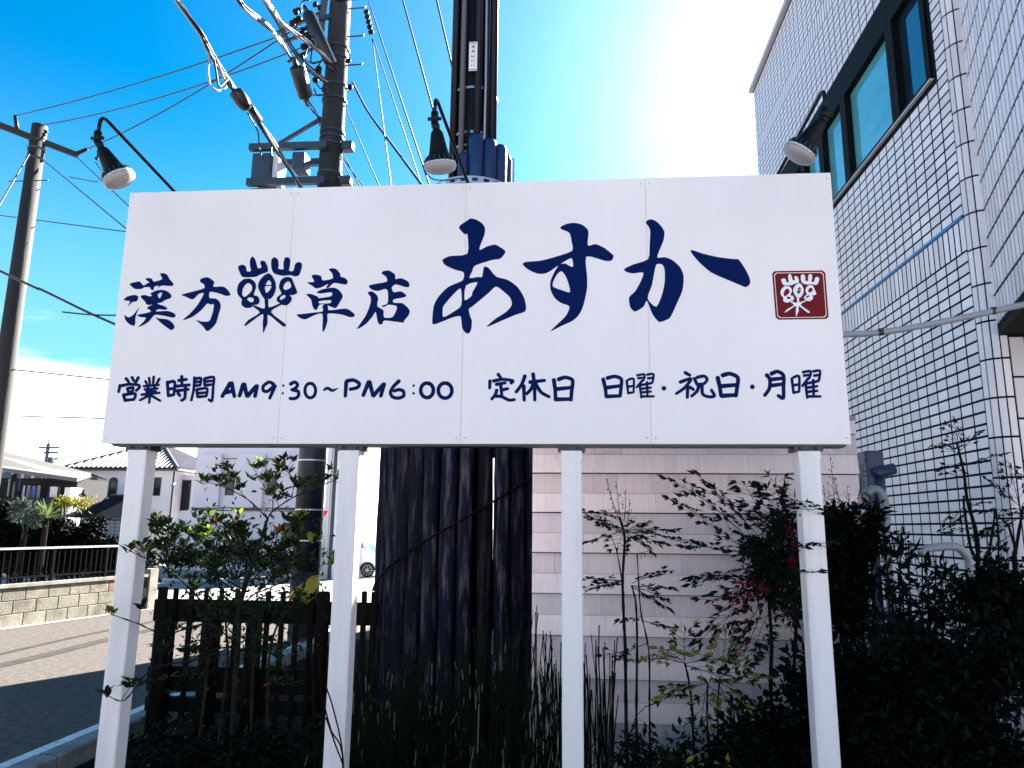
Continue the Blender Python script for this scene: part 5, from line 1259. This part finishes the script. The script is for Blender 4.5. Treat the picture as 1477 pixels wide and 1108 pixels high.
finish(root,wd,[('foliage',lf,m_lg),('yellow_leaves',ly,m_lyel)])
# --- large red-tinged nandina by the last post
root=thing('red_tinged_nandina','large nandina with some red leaves, its sprays crossing the post under the seal','shrub',aY(1112,1090,4.05)); root.location.z=soilz()
wd,lf,lr=MB(),MB(),MB(); Y=4.05
stem(wd,[(aY(1112,1000,Y).x,Y,.04),aY(1112,1000,Y),aY(1113,930,Y),aY(1110,880,Y),aY(1105,820,Y)],.011,.008)
stem(wd,[(aY(1145,1000,Y).x,Y,.04),aY(1145,1000,Y),aY(1148,900,Y),aY(1140,820,Y)],.010,.007)
stem(wd,[(aY(1165,1000,Y+.1).x,Y+.1,.04),aY(1160,900,Y+.1),aY(1150,780,Y+.1)],.009,.006)
pickr=lambda: lr if RV.random()<.06 else lf
for (px,py,dx,dy,ln,n) in ((1085,800,-105,-70,.52,9),(1090,790,-80,-95,.55,9),(1100,780,-60,-75,.45,8),(1110,760,-75,-60,.4,7),(1110,760,-60,-90,.42,7),(1090,800,-60,-20,.4,7),(1090,830,-70,-5,.36,7),(1095,840,-72,20,.36,7),(1085,850,-50,30,.34,6),(1090,860,-60,35,.36,6),(1100,870,-40,50,.36,6),(1100,880,-45,75,.4,6),(1110,880,-20,60,.3,5),(1110,800,10,-80,.4,7),(1130,790,30,-70,.4,7),(1120,770,-10,-60,.4,7),(1140,800,0,-70,.35,6),(1075,820,-40,8,.3,5)):
    a=aY(px,py,Y); b=aY(px+dx,py+dy,Y+RV.uniform(-.35,.1)); frond(pickr,wd,a,b-a,ln,.054,.019,n,.25)
for (pts,ln) in ((((1190,760,3.75),(1150,722,3.42)),.26),(((1200,745,3.7),(1146,708,3.44)),.3),(((1190,780,3.75),(1155,795,3.44)),.2),(((1150,800,3.8),(1195,790,3.40)),.22),(((1150,830,3.8),(1185,812,3.42)),.2)):
    a=aY(*pts[0]); b=aY(*pts[1]); frond(pickr,wd,a,b-a,(b-a).length,.04,.013,6,.1)
for (cx,cy,rx,rz,n) in ((1115,800,.20,.20,700),(1140,850,.2,.22,900),(1110,840,.2,.2,600),(1150,780,.18,.2,700)):
    c=aY(cx,cy,Y+.05); mass(lf,c,(rx,.2,rz),n,.048,.017,.15,.2)
for (cx,cy) in ((1080,845),(1072,868),(1100,848),(1145,765),(1148,815),(1060,855)):
    c=aY(cx,cy,Y-.18); mass(lr,c,(.05,.05,.05),14,.045,.017,.2,.2)
base=aY(1110,1010,Y)
finish(root,wd,[('foliage',lf,m_lnan),('red_leaves',lr,m_lred)])
# --- dark shrub behind the last post
root=thing('dark_nandina','dense dark nandina topped with bare flower sprays at the screen wall end','shrub',aY(1225,1000,4.15)); root.location.z=soilz()
wd,lf=MB(),MB(); Y=4.15
for k in range(9):
    x=aY(1190+k*9,800,Y).x; stem(wd,[(x,Y+RV.uniform(-.1,.15),.04),(x+.02,Y,.6),(x+RV.uniform(-.05,.05),Y,1.3)],.010,.005)
for (cx,cy,rx,rz,n) in ((1225,800,.18,.26,2000),(1215,850,.17,.25,1300),(1245,770,.12,.16,700),(1230,900,.12,.2,700),(1200,770,.12,.16,600)):
    mass(lf,aY(cx,cy,Y),(rx,.16,rz),n,.055,.020,.1,.15)
for (px,py,tx,ty) in ((1205,745,1197,655),(1215,745,1203,690),(1235,740,1250,650),(1240,735,1243,690),(1225,740,1222,700),(1195,740,1188,700)):
    a=aY(px,py,Y); b=aY(tx,ty,Y-.05); panicle(wd,lf,a,b-a,(b-a).length)
finish(root,wd,[('foliage',lf,m_lblack)])
# --- lance-leaved shrub against the tiled wall
root=thing('lance_leaf_shrub','dark shrub with drooping lance-shaped leaves before the tiled wall','shrub',aY(1320,1000,4.2)); root.location.z=soilz()
wd,lf=MB(),MB(); Y=4.25; tips=[]
for (px,py) in ((1275,755),(1285,770),(1300,760),(1310,780),(1330,795),(1350,800),(1365,805),(1380,815),(1395,825),(1340,830),(1300,830),(1320,860),(1360,850),(1280,820),(1380,870),(1300,890),(1350,900),(1400,880),(1330,930),(1290,860),(1370,930),(1410,920)):
    b=aY(px,py,Y+RV.uniform(-.25,.25)); a=Vector((aY(1330,950,Y).x+RV.uniform(-.2,.2),Y+RV.uniform(-.1,.1),.05)); P=stem(wd,[a,a.lerp(b,.5)+Vector((0,0,.12)),b],.008,.003)
    for k in range(46):
        u=1-RV.random()**1.5*.75; q=P[int(u*(len(P)-1))]; leaf(lf,q+rv(.035),(b-a).normalized()*.35+rv(.75)+Vector((0,0,-.35)),RV.uniform(.06,.10),RV.uniform(.018,.026))
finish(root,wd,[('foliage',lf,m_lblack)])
# --- tall sparse nandina against the tiles
root=thing('tall_sparse_nandina','tall sparse nandina with thin bare branches against the white tiles','shrub',aY(1440,1000,4.4)); root.location.z=soilz()
wd,lf=MB(),MB(); Y=4.4
b0=Vector((aY(1415,900,Y).x,Y,.05))
stem(wd,[b0,aY(1412,860,Y),aY(1410,780,Y),aY(1395,720,Y),aY(1390,680,Y),aY(1380,640,Y)],.016,.006)
stem(wd,[b0,aY(1418,850,Y),aY(1400,790,Y),aY(1391,735,Y),aY(1390,715,Y)],.012,.006)
stem(wd,[b0,aY(1418,850,Y),aY(1428,790,Y),aY(1436,735,Y)],.011,.006)
stem(wd,[b0,aY(1425,870,Y),aY(1440,800,Y),aY(1437,740,Y)],.010,.004)
for (px,py,dx,dy,ln,n) in ((1385,655,-25,-12,.14,4),(1385,650,-12,-28,.14,4),(1385,650,20,-18,.14,4),(1388,670,60,-12,.22,5),(1388,668,-30,4,.14,4),(1388,690,-28,-20,.14,3),(1391,730,-25,25,.14,4),(1395,740,-38,22,.16,4),(1392,735,18,-12,.1,3),(1400,770,30,-10,.16,4),(1436,760,-22,12,.14,4),(1436,745,30,-12,.16,4),(1410,760,-30,0,.16,4)):
    a=aY(px,py,Y); b=aY(px+dx,py+dy,Y+RV.uniform(-.15,.1)); frond(lf,wd,a,b-a,ln,.034,.012,n,.1)
for (px,py,tx,ty) in ((1384,645,1374,600),(1386,645,1388,615)):
    a=aY(px,py,Y); b=aY(tx,ty,Y); panicle(wd,lf,a,b-a,(b-a).length)
for (cx,cy,rx,rz,n) in ((1420,870,.2,.16,800),(1440,920,.3,.2,900),(1400,930,.25,.2,700)):
    mass(lf,aY(cx,cy,Y-.1),(rx,.2,rz),n,.05,.02,.1)
finish(root,wd,[('foliage',lf,m_lblack)])
root=thing('branching_nandina','nandina with one thick bare stem beside the rounded tiled corner','shrub',aY(1460,1000,4.15)); root.location.z=soilz()
wd,lf=MB(),MB(); Y=4.15; b0=Vector((aY(1462,900,Y).x,Y,.05))
stem(wd,[b0,aY(1464,830,Y),aY(1466,790,Y),aY(1476,730,Y)],.014,.007); stem(wd,[aY(1466,800,Y),aY(1455,760,Y),aY(1440,745,Y)],.008,.004)
for (px,py,dx,dy,ln,n) in ((1476,735,-30,-30,.2,5),(1476,735,-40,-5,.2,5),(1470,730,-10,-45,.2,5),(1474,730,15,-35,.2,5),(1465,750,-38,18,.2,5),(1474,740,20,0,.2,5),(1460,770,-30,20,.16,4)):
    a=aY(px,py,Y); b=aY(px+dx,py+dy,Y+RV.uniform(-.15,.1)); frond(lf,wd,a,b-a,ln,.038,.013,n,.1)
a=aY(1460,700,Y); panicle(wd,lf,a,aY(1455,668,Y)-a,.13)
for (cx,cy,rx,rz,n) in ((1462,860,.18,.2,900),(1475,920,.25,.25,900)):
    mass(lf,aY(cx,cy,Y-.05),(rx,.2,rz),n,.05,.02,.1)
finish(root,wd,[('foliage',lf,m_lblack)])
# --- low dark groundcover shrubs at the front edge of the bed
for k,(px,Y,rx,rz,n,lab) in enumerate(((1085,3.95,.28,.62,1800,'low dark bush at the foot of the red-tinged nandina'),(1190,3.95,.34,.95,3800,'low dark bush between the last post and the screen wall end'),(1300,3.75,.42,.98,4600,'low dark bush in front of the lance-leaved shrub'),(1420,3.75,.45,1.02,4800,'low dark bush in front of the tiled corner'),(880,3.95,.2,.16,600,'low dark bush at the foot of the slim nandina'))):
    p=aY(px,1060,Y); root=thing('low_bush',lab,'shrub',(p.x,Y,.05)); lf,wd=MB(),MB()
    mass(lf,(p.x,Y,rz*.5),(rx,.3,rz*.5),n,.06,.028,.1,low=.03)
    for j in range(6): wd.tube([(p.x+RV.uniform(-.1,.1),Y,.04),(p.x+RV.uniform(-rx,rx)*.7,Y+RV.uniform(-.15,.15),rz*.8)],[.006,.002],4,False)
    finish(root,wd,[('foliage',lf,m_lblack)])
# --- horsetail clumps in front of the logs
m_reed=mat('horsetail_green',(.0025,.005,.003),.6,(.006,.010,.006),30,3,spec=.05); m_reedp=mat('horsetail_sunlit',(.14,.13,.10),.6,(.06,.065,.045),30,3)  # paler segments have sunlight put into their colour
def reeds(label,x0,x1,y0,y1,n,h0,h1,pale):
    root=thing('horsetail_clump',label,'horsetail',((x0+x1)/2,(y0+y1)/2,.05),'horsetail clumps in the bed'); g_,p_=MB(),MB()
    for _ in range(n):
        x,y=RV.uniform(x0,x1),RV.uniform(y0,y1); h=RV.uniform(h0,h1); ln=Vector((RV.gauss(0,.07),RV.gauss(0,.06),1)).normalized(); z=.05; seg=RV.uniform(.04,.13); q=Vector((x,y,z)); r=RV.uniform(.0022,.0034)
        bent=RV.random()<.10
        while q.z<h:
            e=q+ln*seg
            (p_ if RV.random()<pale else g_).tube([q,e],r,4,False); q=e
            if bent: ln=(ln+rv(.5)+Vector((0,0,-.2))).normalized(); 
            if bent and ln.z<.2: break
            ln=(ln+rv(.03)).normalized()
    tag(g_.build('stalks',m_reed,root),kind='stuff'); tag(p_.build('sunlit_stalks',m_reedp,root),kind='stuff')
xl=lambda px,Y: aY(px,1000,Y).x
reeds('horsetail clump between the second post and the logs',xl(495,4.5),xl(580,4.5),4.1,4.9,130,.35,.85,.05)
reeds('horsetail clump in front of the middle logs',xl(580,4.5),xl(680,4.5),4.1,4.9,160,.3,.8,.045)
reeds('tall horsetail clump before the last logs and the edge of the shake wall',xl(680,4.3),xl(795,4.3),3.95,4.35,190,.3,1.02,.06)
reeds('sparse dark horsetail clump beside the third post before the shake wall',xl(838,4.2),xl(880,4.2),4.05,4.35,60,.45,.95,.0)
reeds('sparse horsetail clump between the third post and the logs',xl(785,4.3),xl(812,4.3),4.1,4.35,40,.5,.9,.0)
# --- evergreen shrub behind the first two posts
root=thing('evergreen_shrub','open evergreen shrub with glossy leaves and a few red ones above the picket fence','shrub',aY(345,1000,4.45)); root.location.z=soilz()
wd=MB(); Y=4.45
tr0=Vector((aY(345,950,Y).x,Y,.04))
J=aY(386,748,Y)
T=[tr0,aY(343,930,Y),aY(346,874,Y),aY(362,820,Y),aY(375,784,Y),J]
stem(wd,T,.020,.009)
for q in ((-.12,328,960,322,870,305,800),(.10,366,950,380,880,398,830),(.20,388,950,405,890,428,850),(-.24,300,960,290,890,268,850)):
    stem(wd,[tr0+Vector((q[0],.05,0)),aY(q[1],q[2],Y),aY(q[3],q[4],Y),aY(q[5],q[6],Y)],.011,.004)
BR=[([J,aY(357,720,Y-.05),aY(324,703,Y-.1),aY(293,694,Y-.15)],.006,8),
 ([J,aY(393,738,Y),aY(420,719,Y),aY(458,703,Y-.05),aY(490,689,Y-.1)],.006,8),
 ([aY(393,738,Y),aY(393,717,Y),aY(378,697,Y),aY(365,674,Y)],.004,6),
 ([aY(420,719,Y),aY(424,692,Y),aY(404,672,Y)],.0035,4),
 ([aY(335,900,Y),aY(293,869,Y-.2),aY(255,831,Y-.5),aY(215,808,Y-.85),aY(188,795,Y-1.03)],.006,8),
 ([aY(350,850,Y),aY(283,810,Y-.2),aY(244,790,Y-.4),aY(219,759,Y-.5)],.006,9),
 ([aY(360,860,Y),aY(399,844,Y),aY(437,826,Y-.1),aY(484,808,Y-.15)],.005,8),
 ([aY(372,800,Y),aY(400,790,Y),aY(425,772,Y),aY(437,745,Y)],.005,7),
 ([aY(362,820,Y),aY(335,790,Y),aY(320,765,Y),aY(310,755,Y)],.005,9),
 ([aY(362,820,Y),aY(345,780,Y),aY(345,760,Y)],.005,8),
 ([aY(350,860,Y),aY(310,830,Y),aY(290,790,Y),aY(270,770,Y)],.005,9),
 ([aY(346,874,Y),aY(400,830,Y-.2),aY(430,800,Y-.3),aY(448,780,Y-.3)],.005,8),
 ([aY(343,930,Y),aY(300,900,Y-.3),aY(240,915,Y-.7),aY(200,900,Y-.98),aY(160,886,Y-1.05)],.005,3),
 ([aY(343,930,Y),aY(290,950,Y-.4),aY(220,965,Y-.8),aY(180,1010,Y-1.03),aY(155,1003,Y-1.06)],.005,4),
 ([aY(346,874,Y),aY(320,850,Y-.1),aY(300,840,Y-.2),aY(280,850,Y-.3)],.004,7),
 ([aY(343,930,Y),aY(390,900,Y-.1),aY(420,880,Y-.2),aY(440,870,Y-.2)],.005,7),
 ([aY(343,930,Y),aY(300,940,Y-.1),aY(270,960,Y-.2),aY(250,1000,Y-.2)],.005,6),
 ([aY(345,940,Y),aY(370,930,Y-.1),aY(400,950,Y-.2),aY(420,985,Y-.25)],.005,6),
 ([aY(360,840,Y),aY(380,820,Y-.1),aY(392,800,Y-.2),aY(400,770,Y-.2)],.005,8),
 ([aY(350,850,Y),aY(355,810,Y-.2),aY(340,785,Y-.3),aY(300,775,Y-.3)],.005,8)]
rest=MB(); spots=[]
tips=[]
for pts,r,nl_ in BR:
    P=stem(wd,pts,r,.0022); n=len(P)
    for k in range(nl_):
        u=1-.72*(k/nl_); q=P[min(int(u*(n-1)),n-1)]
        d=(P[min(int(u*(n-1))+1,n-1)]-P[max(int(u*(n-1))-1,0)]).normalized()
        if k>0:
            e=q+(d*.4+rv(.8)+Vector((0,0,.45))).normalized()*RV.uniform(.03,.10); wd.tube([q,e],.0016,4,False)
        else: e=q
        tips.append((e,d,u))
        if k>1 and RV.random()<.5:
            e2=e+(rv(.7)+Vector((0,0,.35))).normalized()*RV.uniform(.05,.12); wd.tube([e,e2],.0013,4,False); tips.append((e2,d,u*.9)); e3=e+(rv(.8)+Vector((0,0,.25))).normalized()*RV.uniform(.05,.12); wd.tube([e,e3],.0013,4,False); tips.append((e3,d,u*.85))
allL=[]
for e,d,u in tips:
    nn=RV.choice((6,7,8,9))
    a0=RV.uniform(0,6)
    for k in range(nn):
        a=a0+k*2.4; s=Vector((math.cos(a),math.sin(a),.35+.5*RV.random())); allL.append((e+rv(.012),(d*.5+s+rv(.25)).normalized(),RV.uniform(.045,.068),u))
# dense inner part of the shrub
for _ in range(1250):
    c=aY(RV.gauss(352,52),RV.gauss(855,58),Y+RV.uniform(-.3,.25)); allL.append((c,(rv(1)+Vector((0,0,.3))).normalized(),RV.uniform(.03,.05),.2))
def leafmesh(mt):
    b=MB(); W=.40
    V=[(0,0,0),(.22,W*.36,.05),(.55,W*.5,.06),(.85,W*.25,.01),(1,0,-.06),(.85,-W*.25,.01),(.55,-W*.5,.06),(.22,-W*.36,.05),(.25,0,.0),(.55,0,.0),(.85,0,-.025)]
    F=[(0,8,1),(8,9,2,1),(9,10,3,2),(10,4,3),(0,7,8),(8,7,6,9),(9,6,5,10),(10,5,4)]
    return b.add(V,F).mesh('leaf',mt)
lms_={'g':leafmesh(m_lg),'b':leafmesh(m_lsunlit),'r':leafmesh(leafmat('leaf_orange_red',(.28,.04,.012),(.30,.09,.02),.4))}
vis=[]
for i,(p,d,L_,u) in enumerate(allL): vis.append((u+.02*RV.random(),i))
vis.sort(reverse=True); chosen={i for _,i in vis[:295]}
for i,(p,d,L_,u) in enumerate(allL):
    if i in chosen:
        q=d.to_track_quat('X','Z'); x_=RV.random(); key='r' if x_<.07 else ('b' if x_<.6 and p.z>1.05 else 'g')  # brighter leaves only high up: sunlight put into the leaf colour
        o=inst('leaf',lms_[key],root,p); e_=q.to_euler(); o.rotation_euler=e_; s_=L_; o.scale=(s_,s_,s_)
    else: leaf(rest,p,d,L_,L_*.42)
tag(rest.build('inner_leaves',m_lg,root),kind='stuff'); tag(wd.build('branches',m_twig,root,True),kind='stuff')
# dark ground ivy below the fence
for (px,Y,rx,rz,n,lab) in ((250,4.6,.45,.22,1300,'dark ground cover by the first post below the picket fence'),(400,4.5,.5,.28,1500,'dark ground cover under the evergreen shrub'),(560,4.2,.45,.14,900,'dark ground cover between the horsetails'),(740,4.1,.4,.14,700,'dark ground cover at the foot of the tall horsetails')):
    p=aY(px,1040,Y); root=thing('ground_cover',lab,'ground cover',(p.x,Y,.04)); lf=MB(); mass(lf,(p.x,Y,.10),(rx,.38,rz),n,.05,.026,.1,low=.03); tag(lf.build('foliage',m_lblack,root),kind='stuff')
    wd=MB()
    for j in range(5): wd.tube([(p.x,Y,.04),(p.x+RV.uniform(-rx,rx)*.6,Y+RV.uniform(-.2,.2),.16)],[.004,.002],4,False)
    tag(wd.build('stems',m_stem,root),kind='stuff')
# a bent twig against the second post
root=thing('bent_twigs','thin dry twigs crossing low over the second post','twigs',aY(480,1100,3.45)); root.location.z=.05
wd=MB()
for pts in (((468,985),(480,1020),(495,1095)),((466,1010),(478,1055),(494,1090)),((470,1035),(484,1075),(497,1120))):
    wd.tube(smooth([tuple(aY(x,y,3.48)) for x,y in pts]+[(aY(500,1108,3.5).x,3.5,.04)],4,False),.0035,5)
wd.build('twig',m_stem,root,True)
# --- hedge, yucca and bushes beyond the railing
def bush(name,label,px,py,Y,rx,rz,n,L_,mt,cat='shrub',ry=None):
    p=aY(px,py,Y); g0=gz(Y); root=thing(name,label,cat,(p.x,Y,g0)); lf=MB(); mass(lf,(p.x,Y,p.z),(rx,ry or rx*.7,rz),n,L_,L_*.45,.2)
    wd=MB(); 
    for j in range(5): wd.tube([(p.x+RV.uniform(-.2,.2)*rx,Y,g0),(p.x+RV.uniform(-.6,.6)*rx,Y,p.z)],[.04,.015],5,False)
    finish(root,wd,[('foliage',lf,mt)]); return root
HB=20.0
def box_hedge(label,pa,pb,Y,ztop,zbot,n):
    xa,xb=aY(pa,790,Y).x,aY(pb,790,Y).x; root=thing('dark_hedge',label,'hedge',((xa+xb)/2,Y,gz(Y)),'dark hedges behind the railing'); lf=MB()
    for _ in range(n):
        x=RV.uniform(xa,xb); top=ztop+.18*math.sin(x*2.3)+.12*math.sin(x*5.1+1); z=zbot+(top-zbot)*RV.random()**.8
        leaf(lf,(x,Y+RV.uniform(-.45,.45),z),rv(1)+Vector((0,-.3,.2)),RV.uniform(.12,.24),RV.uniform(.06,.10))
    wd=MB()
    for j in range(7): x=xa+(xb-xa)*(j+.5)/7; wd.tube([(x,Y,gz(Y)-.05),(x+RV.uniform(-.1,.1),Y,ztop*.7)],[.05,.02],5,False)
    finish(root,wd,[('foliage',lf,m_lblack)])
box_hedge('dense dark hedge behind the railing under the veranda',-30,75,HB,1.75,.05,6500)
box_hedge('dense dark hedge behind the railing, beside the small shed',75,140,HB+.6,1.55,.05,4500)
box_hedge('low dark hedge behind the railing, below the slatted shed wall',140,215,HB+.6,.85,.05,3000)
bush('grey_green_bush','grey-green feathery bush on top of the dark hedge',36,742,HB-1.2,.45,.42,600,.13,leafmat('leaf_grey_green',(.10,.13,.11),(.06,.09,.07),.2))
bush('yellow_bush','yellow-flowering bush between the hedge and the shed roof',104,729,HB+2.5,.75,.28,500,.14,leafmat('leaf_yellow',(.30,.26,.04),(.14,.16,.03),.3))
p=aY(67,748,HB-1.0); root=thing('yucca','spiky pale green yucca rising from the dark hedge','plant',(p.x,HB-1.0,gz(HB))); lf=MB()
for _ in range(46):
    a=RV.uniform(0,6.28); el=RV.uniform(.1,1.3); d=Vector((math.cos(a)*math.cos(el),math.sin(a)*math.cos(el),math.sin(el))); leaf(lf,p,d,RV.uniform(.45,.65),.07,Vector((0,0,1)),.15)
tag(lf.build('blades',leafmat('leaf_yucca',(.10,.15,.05),(.16,.20,.08),.3),root),kind='stuff'); MB().tube([(p.x,p.y,gz(HB)),p],.07,8).build('trunk',m_stem,root)
bush('car_park_hedge_shade','dark clipped hedge along the far edge of the car park',255,800,29,1.7,.55,1500,.16,m_lblack)  # dark hedges also stand in for the building's shade on the ground
bush('car_park_hedge_shade','dark clipped hedge before the ground floor of the pink building',345,805,29,2.0,.62,2000,.16,m_lblack)
bush('car_park_hedge_shade','dark bush by the foot of the cabinet pole, far side of the car park',425,806,29,1.4,.6,1200,.16,m_lblack)
